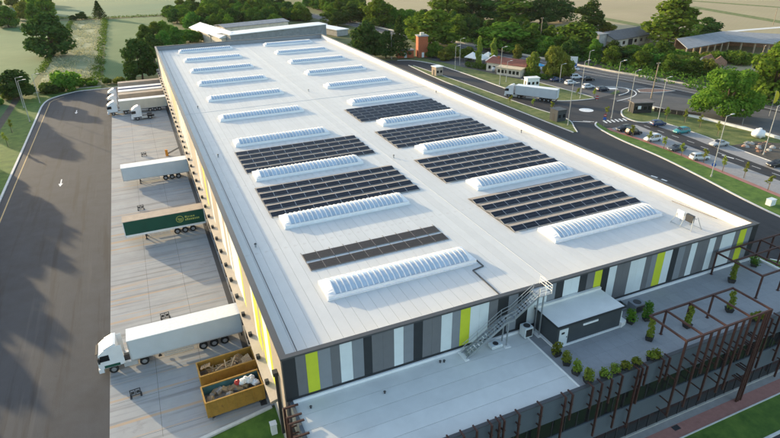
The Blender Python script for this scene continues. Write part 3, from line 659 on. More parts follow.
# ------------------------------------------------------------------ trucks, trailers
def wheel_mesh(r, w, name='wheel'):
    b = MB(); n = 18
    pr = [(r*.55, -w/2), (r*.94, -w/2), (r, -w*.32), (r, w*.32), (r*.94, w/2), (r*.55, w/2)]
    for k in range(n):
        a, c = 2*math.pi*k/n, 2*math.pi*(k+1)/n
        for j in range(len(pr)-1):
            (ra, ya), (rb_, yb) = pr[j], pr[j+1]
            b.quad((ra*math.cos(a), ya, ra*math.sin(a)), (ra*math.cos(c), ya, ra*math.sin(c)), (rb_*math.cos(c), yb, rb_*math.sin(c)), (rb_*math.cos(a), yb, rb_*math.sin(a)))
    return b.mesh(name, M['tyre'])
def rim_mesh(r, w): return MB().tube((0, -w*.36, 0), (0, w*.36, 0), r*.56, n=14).tube((0, -w*.42, 0), (0, w*.42, 0), r*.2, n=8).mesh('rim', M['rim'])
TW, TR = wheel_mesh(.52, .34), rim_mesh(.52, .36)
CW, CR = wheel_mesh(.32, .21), rim_mesh(.32, .22)
def wheels(par, spots, big=True):
    for x, y in spots:
        o = put('wheel', TW if big else CW, par, (x, y, .52 if big else .32)); put('rim', TR if big else CR, o)
def trailer_parts(t, x0, ln, side, top, kind='box', hitch=True):
    """semi-trailer body whose rear stands at x0, front at x0+ln"""
    x1 = x0+ln; w = 1.27
    b = MB().box(x0, x1, -w, w, 1.22, 3.92)
    if kind == 'box':
        for k in range(1, 11): xk = x0+k*ln/11; b.box(xk-.03, xk+.03, -w-.012, -w+.01, 1.3, 3.91).box(xk-.03, xk+.03, w-.01, w+.012, 1.3, 3.91)
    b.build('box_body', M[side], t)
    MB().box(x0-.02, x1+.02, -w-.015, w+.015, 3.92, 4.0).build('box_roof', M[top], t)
    e = MB()
    for x in (x0, x1-.1): 
        for y in (-w-.03, w-.07): e.box(x-.01, x+.11, y, y+.1, 1.2, 3.93)
    e.box(x0, x1, -w-.03, -w, 1.16, 1.3).box(x0, x1, w, w+.03, 1.16, 1.3)
    e.build('edge_rails', M['alu'] if side != 'box_green' else M['bag_white'], t)
    if kind == 'curtain':
        MB().box(x0+.1, x1-.1, -w-.012, -w, 1.2, 1.5).box(x0+.1, x1-.1, w, w+.012, 1.2, 1.5).build('side_skirt', M['bag_white'], t)
        for k in range(5): MB().box(x0+.4+k*ln/5, x0+.48+k*ln/5, -w-.02, -w, 1.5, 3.9).box(x0+.4+k*ln/5, x0+.48+k*ln/5, w, w+.02, 1.5, 3.9).build('curtain_post', M[side], t)
    MB().box(x0+.3, x1-.5, -.55, .55, .85, 1.2).box(x0+.1, x0+.25, -1.15, 1.15, .5, .75).build('chassis', M['chassis'], t)
    wheels(t, [(x0+d, s*1.05) for d in (2.3, 3.6, 4.9) for s in (-1, 1)])
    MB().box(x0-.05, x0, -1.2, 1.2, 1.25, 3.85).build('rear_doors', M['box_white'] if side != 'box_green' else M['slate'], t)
    for s in (-1, 1):
        MB().box(x0-.07, x0-.02, s*.95-.2, s*.95+.2, .95, 1.12).build('tail_light', M['tail'], t)
        lg_ = MB().box(x1-3.2, x1-3.05, s*.75-.08, s*.75+.08, .08 if hitch else .5, 1.2).box(x1-3.32, x1-2.93, s*.75-.15, s*.75+.15, .02 if hitch else .45, .1 if hitch else .53); lg_.build('landing_leg', M['chassis'], t)
        MB().box(x0+6.0, x1-3.6, s*1.2-.02, s*1.2+.02, .55, .68).box(x0+6.0, x1-3.6, s*1.2-.02, s*1.2+.02, .85, .98).build('side_guard', M['alu'], t)
def tractor_parts(t, x0, paint='truck_white', stripe=None):
    """two-axle tractor; x0 = rear of its frame, cab front at x0+6.0"""
    c = x0+3.75; f = x0+6.0
    MB().box(x0, f-.3, -.45, .45, .6, .95).build('frame', M['chassis'], t)
    MB().box(x0+.6, x0+1.9, -.5, .5, .95, 1.15).build('fifth_wheel', M['chassis'], t)
    cabp = [(c, .95), (f-.12, .95), (f, 1.25), (f-.02, 1.9), (f-.22, 2.95), (f-.75, 3.35), (c+.25, 3.75), (c, 3.72)]
    MB().prism_y(cabp, -1.22, 1.22).build('cab', M[paint], t)
    MB().prism_y([(f-.03, 2.0), (f-.015, 2.05), (f-.205, 2.9), (f-.22, 2.9)], -1.08, 1.08).quad((f+.008, -1.08, 2.02), (f+.008, 1.08, 2.02), (f-.20, 1.05, 2.92), (f-.20, -1.05, 2.92)).build('windscreen', M['glass'], t)
    MB().prism_y([(f-.26, 3.05), (f-.02, 2.94), (f+.06, 2.9), (f-.02, 3.03)], -1.0, 1.0).build('sun_visor', M['chassis'], t)
    MB().box(f-.45, f+.1, -1.2, 1.2, .4, .95).build('bumper', M[paint], t)
    MB().box(f-.0, f+.03, -.75, .75, 1.3, 1.75).build('grille', M['chassis'], t)
    for s in (-1, 1):
        MB().box(f+.1, f+.13, s*.9-.2, s*.9+.2, .6, .82).build('headlight', M['light_lens'], t)
        MB().prism_y([(c+.95, 1.95), (f-.22, 1.95), (f-.38, 2.75), (c+.95, 2.75)], s*1.225-.01, s*1.225+.01).build('side_window', M['glass'], t)
        MB().box(f-.3, f-.12, s*1.42-.12, s*1.42+.12, 1.95, 2.7).box(f-.24, f-.18, s*1.3-.12, s*1.3+.12, 2.3, 2.36).build('mirror', M['chassis'], t)
        MB().box(x0+1.9, c-.35, s*1.0-.22, s*1.0+.22, .45, 1.05).build('fuel_tank', M['alu'], t)
        MB().box(c-.02, f-.6, s*1.235-.012, s*1.235+.012, 1.0, 1.35).build('side_stripe', M[stripe or paint], t)
        MB().prism_y([(x0+.45, 1.1), (x0+1.95, 1.1), (x0+1.7, 1.28), (x0+.7, 1.28)], s*1.0-.28, s*1.0+.28).build('mudguard', M['chassis'], t)
    MB().prism_y([(c-.02, 3.72), (c+.25, 3.75), (f-.85, 3.4), (f-1.0, 3.6), (c+.3, 4.0), (c-.02, 3.98)], -1.15, 1.15).build('roof_deflector', M[paint], t)
    for s in (-1, 1): MB().box(c-.55, c-.0, s*1.2-.02, s*1.2+.02, 1.0, 3.7).build('side_fairing', M[paint], t)
    wheels(t, [(x0+1.2, -1.0), (x0+1.2, 1.0), (f-1.45, -1.05), (f-1.45, 1.05)])
TL = 13.05
def lorry(label, x, y, rz, side='box_white', top='bag_white', stripe=None, kind='box', grp=None):
    t = thing('articulated_lorry', label, 'lorry', (x, y, .015), rz, grp)
    trailer_parts(t, 0, TL, side, top, kind, hitch=False); tractor_parts(t, TL-2.55, 'truck_white', stripe); return t
def semi(label, x, y, rz, side, top, kind='box'):
    t = thing('semi_trailer', label, 'trailer', (x, y, .015), rz); trailer_parts(t, 0, TL, side, top, kind); return t
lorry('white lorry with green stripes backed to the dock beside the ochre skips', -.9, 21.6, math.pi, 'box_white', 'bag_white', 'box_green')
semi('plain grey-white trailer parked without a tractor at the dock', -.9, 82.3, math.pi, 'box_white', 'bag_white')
gt = semi('dark green curtain-sided trailer with yellow lettering at the dock', -.95, 55.3, math.pi, 'box_green', 'tarp', 'curtain')
lorry('white-cabbed lorry with a plain cream trailer at the dock', -.9, 141.9, math.pi, 'box_cream', 'bag_white')
lorry('lorry with red-striped white cab and tan trailer at the dock', -.9, 150.4, math.pi, 'box_tan', 'tarp', 'red')
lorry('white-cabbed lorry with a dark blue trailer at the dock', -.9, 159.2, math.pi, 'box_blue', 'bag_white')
semi('tan trailer parked at the last dock behind the blue lorry', 4.2, 167.6, math.pi, 'box_tan', 'tarp').location = (-.9, 167.6, .015)
semi('pale trailer squeezed between tan and blue lorries at the dock', -.9, 154.6, math.pi, 'box_cream', 'bag_white')
bob = thing('lorry_tractor', 'white lorry tractor unit parked without a trailer', 'lorry', (-5.1, 133.4, .015), math.pi); tractor_parts(bob, 0)
a_ = Vector((99.7-108.0, 107.8-95.6, 0)); tl_ = math.atan2(a_.y, a_.x)
lorry('white lorry turning in the lane beside the white hut', 108.6, 95.4, tl_, 'box_white', 'bag_white')
# emblem and lettering on the green curtain (local y = +1.27 is the side towards the front of the site)
em = MB()
for k in range(24):
    a, c = 2*math.pi*k/24, 2*math.pi*(k+1)/24; P = lambda r_, q: (4.15+r_*math.cos(q), 1.295, 2.75+r_*math.sin(q))
    em.quad(P(.62, a), P(.62, c), P(.52, c), P(.52, a))
em.quad((3.75, 1.295, 2.6), (4.5, 1.295, 2.75), (4.5, 1.295, 2.95), (3.75, 1.295, 2.8)).quad((3.85, 1.296, 2.35), (4.4, 1.296, 2.45), (4.4, 1.296, 2.58), (3.85, 1.296, 2.48))
em.build('emblem', mat('emblem_yellow', (.42, .45, .10), .6), gt)
lt = MB(); xx = 3.3
for wd, zz in ((.34, 0), (.2, 0), (.1, .0), (.24, 0), (.24, 0)): lt.box(xx-wd, xx, 1.285, 1.297, 2.85, 3.2 if wd > .3 else 3.1); xx -= wd+.12
xx = 3.3
for wd in (.2, .22, .2, .2, .3, .2, .2, .16): lt.box(xx-wd, xx, 1.285, 1.297, 2.32, 2.62 if wd != .22 else 2.72); xx -= wd+.09
lt.build('lettering', mat('letter_yellow', (.40, .44, .12), .6), gt)

# ------------------------------------------------------------------ skips with waste, dock clutter
def skip(label, x, y, rz, ln=6.2, w=2.4, hh=2.3, inner='ochre'):
    t = thing('waste_skip', label, 'skip', (x, y, .015), rz)
    b = MB(); th = .08
    b.box(0, ln, -w/2, -w/2+th, .25, hh).box(0, ln, w/2-th, w/2, .25, hh).box(0, th, -w/2+th, w/2-th, .25, hh).box(ln-th, ln, -w/2+th, w/2-th, .25, hh)
    b.build('wall', M['ochre'], t); MB().box(th, ln-th, -w/2+th, w/2-th, .25, .4).build('floor', M[inner], t)
    MB().box(th, ln-th, w/2-th-.01, w/2-th, .4, hh-.03).box(th, ln-th, -w/2+th, -w/2+th+.01, .4, hh-.03).build('lining', M[inner], t)
    for k in range(7):
        for s in (-1, 1):
            x_ = .35+k*(ln-.7)/6; MB().box(x_-.06, x_+.06, s*(w/2+.05)-.05, s*(w/2+.05)+.05, .3, hh-.05).build('rib', M['ochre'], t)
    MB().box(-.03, ln+.03, -w/2-.1, -w/2+.06, hh-.05, hh+.08).box(-.03, ln+.03, w/2-.06, w/2+.1, hh-.05, hh+.08).box(-.04, .12, -w/2, w/2, hh-.05, hh+.078).build('rim', M['ochre'], t)
    for x_ in (.6, ln-.6): MB().tube((x_, -w/2, .17), (x_, w/2, .17), .16, n=10).build('roller', M['dark_steel'], t)
    return t
skip('ochre skip holding broken pallets and boards, beside the white lorry', -7.0, 13.9, R(3), 6.3, 2.5)
skip('ochre skip with teal inside, full of boxes and white bags', -7.0, 9.6, R(3), 6.2, 2.6, 2.3, 'teal_in')
rr = random.Random(5)
pal = MB()
for k in range(7): pal.box(-.6, .6, -.5+k*.155, -.5+k*.155+.1, .1, .122)
for y in (-.45, 0, .42): pal.box(-.6, .6, y-.05, y+.05, 0, .1)
palm = pal.mesh('pallet', M['wood'])
for k in range(9):
    o = put('pallet', palm, None, (-5.9+.62*(k % 8)+rr.uniform(-.2, .2), 14.1+rr.uniform(-.5, .6), 1.0+.14*k+rr.uniform(0, .1)))
    o.rotation_euler = (rr.uniform(-.5, .5), rr.uniform(-.5, .5), rr.uniform(0, 3)); tag(o, 'broken wooden pallet thrown in the skip beside the lorry', 'pallet', 'pallets in the skip')
for k in range(16):
    w_, d_ = rr.uniform(.25, .5), rr.uniform(.2, .45)
    o = MB().hexa([(-w_, -d_, -.15), (w_, -d_, -.15), (w_*.9, d_, -.15), (-w_, d_, -.15), (-w_*.9, -d_, .15), (w_, -d_*.9, .2), (w_*.9, d_, .12), (-w_, d_, .18)]).build('carton', M[('card', 'waste', 'card')[k % 3]], None, loc=(-6.4+.28*k+rr.uniform(-.2, .2), 10.0+rr.uniform(-.75, .75), 1.35+rr.uniform(0, .45)))
    o.rotation_euler = (rr.uniform(-.6, .6), rr.uniform(-.6, .6), rr.uniform(0, 3)); tag(o, 'crushed brown carton lying in the teal-lined skip', 'carton', 'cartons in the skip')
def blob(sz, sd):
    q = random.Random(sd); b = MB(); nu, nv = 10, 6; pts = []
    for i in range(nv+1):
        for j in range(nu):
            th = math.pi*i/nv; ph = 2*math.pi*j/nu; r_ = sz*(1+q.uniform(-.22, .22)); pts.append((r_*math.sin(th)*math.cos(ph), r_*math.sin(th)*math.sin(ph), .7*r_*math.cos(th)))
    b.v = pts
    for i in range(nv):
        for j in range(nu): b.f.append((i*nu+j, (i+1)*nu+j, (i+1)*nu+(j+1) % nu, i*nu+(j+1) % nu)); b.mi.append(0)
    return b
for k in range(9):
    o = blob(.42, k).build('waste_bag', M['bag_white'], None, loc=(-3.0+.22*k+rr.uniform(-.2, .2), 10.2+rr.uniform(-.6, .6), 1.75+rr.uniform(0, .6)))
    tag(o, 'white plastic waste bag heaped in the teal-lined skip', 'bag', 'white bags in the skip')
tag(blob(.33, 50).build('waste_bag', M['red'], None, loc=(-3.3, 10.2, 2.25)), 'red plastic waste bag among the white ones in the skip', 'bag')
for k in range(30):
    ang = rr.uniform(0, 3.1)
    o = MB().box(-.7, .7, -.07, .07, 0, .03).build('board', M['wood'], None, loc=(-6.0+rr.uniform(0, 4.8), 14.1+rr.uniform(-.7, .7), 1.2+rr.uniform(0, .95)))
    o.rotation_euler = (rr.uniform(-.4, .4), rr.uniform(-.5, .5), ang); tag(o, 'loose wooden board thrown in the pallet skip', 'board', 'boards in the pallet skip')
MB().box(-6.9, -.9, 12.9, 15.1, .4, 1.1).build('rubbish_fill', M['waste'])['kind'] = 'stuff'
MB().box(-6.9, -.9, 8.7, 10.8, .4, 1.25).build('rubbish_fill', M['waste'])['kind'] = 'stuff'
hoop = MB()
for x in (-.62, .62): hoop.box(x-.05, x+.05, -.05, .05, 0, 1.1).box(x-.12, x+.12, -.45, .45, 0, .05)
hoop.box(-.62, .62, -.045, .045, 1.0, 1.1).box(-.62, .62, -.045, .045, .1, .18).box(-.05, .05, -.04, .04, .18, 1.0)
hoop.v = [(x*.85, y*.85, z*.85) for x, y, z in hoop.v]
hm = hoop.mesh('frame', M['dark_steel'])
for lab, x, y in (('black steel hoop barrier standing before the near skips', -13.8, 15.4), ('black steel hoop barrier behind the white lorry trailer', -9.7, 29.2), ('black steel hoop barrier just behind the green trailer', -11.3, 67.6), ('black steel hoop barrier just behind the plain grey-white trailer', -9.4, 99.4)):
    o = thing('hoop_barrier', lab, 'barrier', (x, y, .015), R(4)); put('frame', hm, o)
    for q in (-.28, .28): MB().box(q-.18, q+.18, -.02, .02, .3, .66).build('plate', M['dark_steel'], o)
gy = thing('yellow_gantry', 'orange steel lift frame leaning at the dock wall', 'lift', (-4.4, 97.2, .015))
MB().box(-.3, .3, -.3, .3, 0, 1.5).build('base', mat('orange', (.65, .26, .03), .5), gy)
MB().beam((.2, 0, .4), (3.0, .9, 1.2), .12).beam((.2, .6, .4), (3.0, 1.5, 1.2), .12).build('arm', M['dark_steel'], gy)
bp_ = thing('meter_cabinet', 'white cabinet standing on the grass by the warehouse corner', 'cabinet', (-.9, 4.4, h(4.4)))
MB().box(-.3, .3, -.3, .3, 0, 1.3).build('casing', M['bag_white'], bp_); MB().box(-.35, .35, -.35, .35, 1.3, 1.36).build('lid', M['pale'], bp_)

# ------------------------------------------------------------------ cars
def ring(x, hw, zb, zm, zt, hwt):   # cross-section of 8 points
    return [(x, -hw*.92, zb), (x, hw*.92, zb), (x, hw, zm*.55+zb*.45), (x, hw*.97, zm), (x, hwt, zt), (x, -hwt, zt), (x, -hw*.97, zm), (x, -hw, zm*.55+zb*.45)]
def car_proto(kind):
    hi = {'hatch': 1.54, 'suv': 1.74, 'sedan': 1.46}[kind]; tail = {'hatch': .12, 'suv': .1, 'sedan': .75}[kind]
    Lc = 4.25 if kind != 'sedan' else 4.5; s = []
    xs = [(0, .62, .40, .62, .66, .55), (.06, .82, .26, .82, .86, .74), (tail, .86, .22, .95, .99 if kind == 'sedan' else 1.0, .76)]
    body = MB(); st_ = xs+[(tail+(.3 if kind != 'sedan' else .6), .88, .2, .98, hi-.1, .66), (tail+.8, .88, .2, .98, hi, .69), (2.45, .89, .2, .96, hi-.02, .68), (3.2, .88, .2, .95, 1.0, .76), (Lc-.55, .86, .22, .84, .88, .74), (Lc-.12, .80, .26, .66, .70, .66), (Lc, .62, .38, .56, .60, .5)]
    rings = [ring(*q) for q in st_]
    for q in rings: body.v += q
    for k in range(len(rings)-1):
        for j in range(8):
            a = k*8+j; b = k*8+(j+1) % 8; body.f.append((a, b, b+8, a+8)); body.mi.append(0)
    body.f.append(tuple(reversed(range(8)))); body.f.append(tuple((len(rings)-1)*8+k for k in range(8))); body.mi += [0, 0]
    gl = MB(); R3, R4, R5, R6, R2 = rings[3], rings[4], rings[5], rings[6], rings[2]
    def inset(p, e=.012, sx_=.14):
        c = sum((Vector(q) for q in p), Vector())/len(p); n_ = (Vector(p[1])-Vector(p[0])).cross(Vector(p[2])-Vector(p[0])).normalized()
        return [tuple(Vector(q)*(1-sx_)+c*sx_+n_*e) for q in p]
    L_ = lambda a, b, i, j: [a[i], b[i], b[j], a[j]]
    for i, j in ((3, 4),):
        gl.quad(*inset(L_(R3, R4, i, j)[::-1] if False else [R3[3], R3[4], R4[4], R4[3]])); gl.quad(*inset([R4[3], R4[4], R5[4], R5[3]], sx_=.1)); gl.quad(*inset([R5[3], R5[4], R6[4], R6[3]]))
        gl.quad(*inset([R3[6], R4[6], R4[5], R3[5]])); gl.quad(*inset([R4[6], R5[6], R5[5], R4[5]], sx_=.1)); gl.quad(*inset([R5[6], R6[6], R6[5], R5[5]]))
    ws = MB().quad(*inset([R5[5], R6[5], R6[4], R5[4]], sx_=.09)); rw = MB().quad(*inset([R2[5], R3[5], R3[4], R2[4]], sx_=.1))
    ws.v = [(x, y, z+.012) for x, y, z in ws.v]; rw.v = [(x-.01, y, z+.012) for x, y, z in rw.v]
    return body, gl, ws, rw, Lc
PROTO = {k: car_proto(k) for k in ('hatch', 'suv', 'sedan')}
carcol = {}
def car(kind, colr, label, x, y, rz, cat='car'):
    body, gl, ws, rw, Lc = PROTO[kind]
    if colr not in carcol: carcol[colr] = mat('car_paint', colr, .28, .05, 1, spec=.6)
    t = thing('parked_car', label, cat, (x, y, h(y)+.02), rz)
    off = Vector((-Lc/2, 0, 0))
    put('body', body.mesh('body', carcol[colr], True), t, off); put('side_windows', gl.mesh('side_windows', M['glass']), t, off)
    put('windscreen', ws.mesh('windscreen', M['glass']), t, off); put('rear_window', rw.mesh('rear_window', M['glass']), t, off)
    for s in (-1, 1):
        MB().box(Lc-.12, Lc+.005, s*.58-.14, s*.58+.14, .56, .68).build('headlight', M['light_lens'], t, loc=off); MB().box(-.005, .08, s*.6-.12, s*.6+.12, .68, .82).build('tail_light', M['tail'], t, loc=off)
        MB().box(2.75, 2.9, s*.98-.08, s*.98+.08, .93, 1.06).build('mirror', carcol[colr], t, loc=off)
    wheels(t, [(.8+off.x, -.79), (.8+off.x, .79), (Lc-.85+off.x, -.79), (Lc-.85+off.x, .79)], False)
BLK, WHT, SIL, NAVY, TEAL, DGR = (.012, .012, .014), (.72, .73, .74), (.42, .44, .46), (.018, .045, .12), (.04, .25, .27), (.07, .08, .09)
for a in (('hatch', BLK, 'black hatchback in the paved bay nearest the zebra crossing', 105.9, 65.0, R(175)), ('suv', BLK, 'black estate car parked beside the black hatchback', 105.7, 61.6, R(-10)), ('suv', WHT, 'white square-backed car parked between black and grey cars', 106.0, 55.8, R(172)), ('sedan', DGR, 'dark grey saloon parked among the saplings along the red footway', 105.6, 48.2, R(175)), ('hatch', (.62, .66, .68), 'pale silver hatchback parked at the red footway beside grass', 105.2, 41.6, R(-16)),
          ('hatch', NAVY, 'dark blue hatchback in the bay beside the lawn with hut', 117.3, 64.6, R(-8)), ('hatch', TEAL, 'teal hatchback parked on the bays beside the dry lawn', 117.4, 57.2, R(172)), ('sedan', SIL, 'silver saloon parked by the rubble heap on grey bays', 117.2, 46.2, R(170)), ('sedan', BLK, 'black saloon parked on the grey bays past the white tank', 116.5, 31.3, R(165)),
          ('sedan', NAVY, 'dark blue saloon beside the cafe hedge', 126.9, 118.6, R(-8)), ('hatch', WHT, 'white hatchback alone in the middle of the cafe car park', 128.2, 112.6, R(4)), ('suv', WHT, 'white car next to a black car by the main road', 135.6, 118.2, R(-20)), ('sedan', BLK, 'black saloon beside a white car by the main road', 137.4, 114.3, R(-20)), ('hatch', (.66, .67, .68), 'white hatchback beside the dark car at the oval island', 129.5, 105.3, R(-5)), ('hatch', (.02, .03, .06), 'very dark blue hatchback next to the oval island', 131.2, 100.4, R(-6)), ('sedan', (.6, .63, .68), 'pale car beneath the blue and white roadside board', 144.6, 130.4, R(108))): car(*a)

# ------------------------------------------------------------------ lamp posts, poles and signs
def lamp(label, bx, by, ty, arm=1.3, dirx=1, r=.11, z0=None, grp='lamp posts along the roads', heads=1):
    p = G(bx, by); z = top_z(p, ty); hh = min(18, max(6, z))
    t = thing('lamp_post', label, 'lamp post', (p.x, p.y, h(p.y)), 0, grp)
    MB().tube((0, 0, 0), (0, 0, hh), r, r*.55, n=10).tube((0, 0, 0), (0, 0, .5), r*1.6, n=10).build('pole', M['lamp_steel'], t)
    for k in range(heads):
        d = dirx if k == 0 else -dirx
        MB().tube((0, 0, hh-.05), (d*arm, 0, hh+.15), .05, n=6).build('arm', M['lamp_steel'], t)
        MB().prism_y([(d*arm-.1*d, hh+.1), (d*(arm+.75), hh+.16), (d*(arm+.75), hh+.24), (d*arm-.1*d, hh+.26)], -.17, .17).build('lamp_head', M['alu'], t)
for a in (('tall lamp post on the dark lane at the painted white disc', 611.3, 118.5, 61.5), ('tall lamp post in front of the brown kiosk', 628.6, 111.4, 71), ('tall lamp post by the dark guard hut', 567.7, 125.5, 84), ('tall lamp post on the lawn between lorry lane and car park', 580, 98.7, 61), ('lamp post beside the cafe hedge and the dark blue saloon', 559.6, 82, 66), ('lamp post on the far side of the main road', 588, 67, 55.8), ('tall lamp post on the lawn strip beside the blue sign', 711, 177, 116), ('tall lamp post on bare ground by the white tank', 763.3, 155, 105.8), ('lamp post rising from the dry lawn behind the kiosk', 658, 120, 78), ('tall lamp post by the lorry lane kerb before the cafe', 499.5, 85, 47.5), ('shorter lamp post beside the lorry lane before the cafe', 506, 82, 61.5), ('lamp post near the square guard hut', 455, 69, 46.3), ('taller lamp post near the square guard hut and hedge', 459.6, 65, 39), ('lamp post in front of the dark trees by the brick tower', 391.6, 59, 34)): lamp(*a)
for a in (('grey lamp post on the grass verge nearest the yard kerb bend', 40, 103, 74.6), ('grey lamp post halfway along the west grass verge', 30, 122, 80.8), ('grey lamp post on the verge beside the dark bush', 24, 108, 78)): lamp(*a)
def upole(label, bx, by, ty, lean=0, mt='wood_pole', r=.22):
    p = G(bx, by); z = min(16, top_z(p, ty)); t = thing('utility_pole', label, 'pole', (p.x, p.y, 0))
    MB().tube((0, 0, 0), (lean, 0, z), r, r*.6, n=10).build('pole', M[mt], t); MB().beam((lean-.7, .1, z-.4), (lean+.7, .1, z-.4), .12).build('crossbar', M['dark_steel'], t)
    for s in (-.6, 0, .6): MB().tube((lean+s, .1, z-.34), (lean+s, .1, z-.1), .05, n=6).build('insulator', M['bag_white'], t)
upole('stout wooden pole standing on the sandy traffic island', 651, 98.5, 62.5, .4)
upole('pale wooden pole rising among the trees beyond the main road', 539.6, 46, 17.4)
upole('leaning pale pole in front of the open barn', 756, 71.5, 45.4, 1.2)
upole('distant pole standing in the stubble field', 773, 25, 8)
def roadsign(label, px, py, colr, z=2.2, round_=True):
    p = G(px, py); t = thing('road_sign', label, 'sign', (p.x, p.y, h(p.y)))
    MB().tube((0, 0, 0), (0, 0, z+.3), .035, n=6).build('post', M['steel'], t)
    d = CAM-p; a = math.atan2(d.y, d.x)
    if round_: o = MB().tube((0, 0, 0), (.03, 0, 0), .42, n=16).build('disc', M[colr], t, loc=(.05*math.cos(a), .05*math.sin(a), z))
    else: o = MB().box(0, .03, -.45, .45, -.5, .5).build('board', M[colr], t, loc=(.05*math.cos(a), .05*math.sin(a), z))
    o.rotation_euler.z = a; return t, o
t, o = roadsign('round blue road sign with red and white top at the lawn tip', 603.5, 126.5, 'blue'); s2 = MB().tube((0, 0, 0), (.03, 0, 0), .4, n=16).build('upper_disc', M['red'], t, loc=o.location+Vector((0, 0, .85))); s2.rotation_euler.z = o.rotation_euler.z
MB().box(.03, .036, -.27, .27, -.07, .07).build('bar', M['bag_white'], s2)
roadsign('round blue road sign beside the footway saplings', 711.5, 174.5, 'blue')
t, o = roadsign('red and white striped warning board at the lawn corner', 596.7, 100.5, 'red', 1.0, False); MB().box(.03, .036, -.45, .45, -.1, .12).build('stripe', M['bag_white'], o)
p = G(571, 71); bb_ = thing('billboard', 'blue and white roadside board on a post by the main road', 'billboard', (p.x, p.y, 0), R(225))
MB().tube((0, -1, 0), (0, -1, 3), .09, n=8).build('post', M['steel'], bb_); MB().tube((0, 1, 0), (0, 1, 3), .09, n=8).build('post', M['steel'], bb_)
MB().box(.1, .22, -1.9, 1.9, 2.9, 5.4).build('white_panel', M['bag_white'], bb_); MB().box(.1, .222, -1.9, 1.9, 1.9, 2.895).build('blue_panel', M['blue'], bb_)
p = G(769, 116); fl_ = thing('banner_flag', 'yellow feather flag on a tall white pole by the main road', 'flag', (p.x, p.y, 0), R(-60))
MB().tube((0, 0, 0), (0, 0, 7.2), .06, .03, n=8).build('pole', M['lamp_steel'], fl_)
fb = MB(); prof = [(0, 3.6), (.5, 3.7), (.85, 4.4), (1.0, 5.4), (.9, 6.3), (.5, 7.0), (0, 7.1)]
fb.prism_y(prof, -.02, .02); fb.build('cloth', M['yellow'], fl_)
wb = thing('concrete_block', 'white concrete cabinet block on the lawn strip', 'block', (96.4, 18.8, h(18.8)+.07)); MB().box(-.7, .7, -.5, .5, 0, 1.1).build('body', M['white_wall'], wb); MB().box(-.75, .75, -.55, .55, 1.1, 1.2).build('lid', M['pale'], wb)
MB().box(-.5, .5, -.515, -.5, .2, .9).build('door', M['pale'], wb)
wl = thing('low_wall', 'long white low concrete wall beside the dry lawn', 'wall')
fl2 = smooth_line(fence_line[:4]+[(134.5, 42), (134.0, 28), (133, 5)], 3); wlb = MB(); wlc = MB()
fa, fb2 = offset(fl2, .22), offset(fl2, -.22); fc, fd = offset(fl2, .28), offset(fl2, -.28)
for k in range(len(fl2)-1):
    P = [fb2[k], fa[k], fa[k+1], fb2[k+1]]; wlb.hexa([(x, y, h(y)-.1) for x, y in P]+[(x, y, h(y)+.6) for x, y in P])
    P = [fd[k], fc[k], fc[k+1], fd[k+1]]; wlc.hexa([(x, y, h(y)+.6) for x, y in P]+[(x, y, h(y)+.7) for x, y in P])
wlb.build('wall', M['white_wall'], wl); wlc.build('coping', M['kerb'], wl)
tk = thing('white_tank', 'white plastic tank lying in rubble on bare ground', 'tank', (131.3, 46.3, .1), R(20))
tkm = blob(1.7, 77); tkm.v = [(x*1.1, y*.9, max(0, z+.9)) for x, y, z in tkm.v]; tkm.build('tank', M['bag_white'], tk, True); MB().tube((.2, 0, 1.9), (.2, 0, 2.3), .35, n=12).build('lid', M['bag_white'], tk)
for k in range(22):
    tag(blob(rr.uniform(.25, .7), 100+k).build('rock', M['conc_wall'] if k % 2 else M['rubble'], None, loc=(rr.uniform(121, 130), rr.uniform(38, 45.5), .1)), 'loose stone in the rubble beside the white tank', 'stone', 'stones around the white tank')

# ------------------------------------------------------------------ huts and buildings around
def hut(label, x, y, rz, lx, ly, hz, wm, rm, over=.25, window=True, cat='hut'):
    t = thing('hut', label, cat, (x, y, .05), rz)
    MB().box(-lx/2, lx/2, -ly/2, ly/2, 0, hz).build('wall', M[wm], t); MB().box(-lx/2-over, lx/2+over, -ly/2-over, ly/2+over, hz, hz+.22).build('roof', M[rm], t)
    MB().box(-lx/2-.03, -lx/2, -.45, .45, .02, 2.05).build('door', M['dark_steel'], t)
    if window:
        n = max(1, int(lx/1.3))
        for k in range(n):
            for s in (-1, 1):
                xk = -lx/2+(k+.5)*lx/n; MB().box(xk-.4, xk+.4, s*(ly/2+.015)-.015, s*(ly/2+.015)+.015, 1.0, 1.9).build('window', M['glass'], t)
    return t
hut('square tan guard hut with pale flat roof between the two lanes', 94.4, 146.3, R(5), 3.0, 3.0, 3.1, 'hut_tan', 'white_wall')
hut('dark grey guard hut on the verge by the junction', 96.6, 80.2, R(0), 3.0, 3.2, 3.0, 'plant_wall', 'dark_steel', .1)
hut('white glazed hut on the lawn behind the turning lorry', 114.0, 115.5, R(-12), 4.4, 2.6, 3.0, 'white_wall', 'white_wall', .15)
kk = hut('brown flat-roofed kiosk on the lawn by the junction', 123.0, 76.6, R(-20), 5.4, 3.2, 2.9, 'chassis', 'slate_tile', .35); MB().box(-1.5, -.6, -1.75, -1.62, 1.2, 2.1).build('lit_sign', M['bag_white'], kk)
tr = thing('timber_fence', 'low dark timber fence running from the kiosk', 'fence', (126.5, 74.6, .05), R(-58))
for k in range(14): MB().box(k*.85, k*.85+.8, -.03, .03, .1, 1.3).build('board', M['bark'], tr)
for k in range(8): MB().box(k*1.7-.05, k*1.7+.05, .03, .13, 0, 1.4).build('post', M['dark_steel'], tr)
sg = thing('info_board', 'grey noticeboard on two legs under the big round tree', 'board', (138.0, 55.6, 0), R(215))
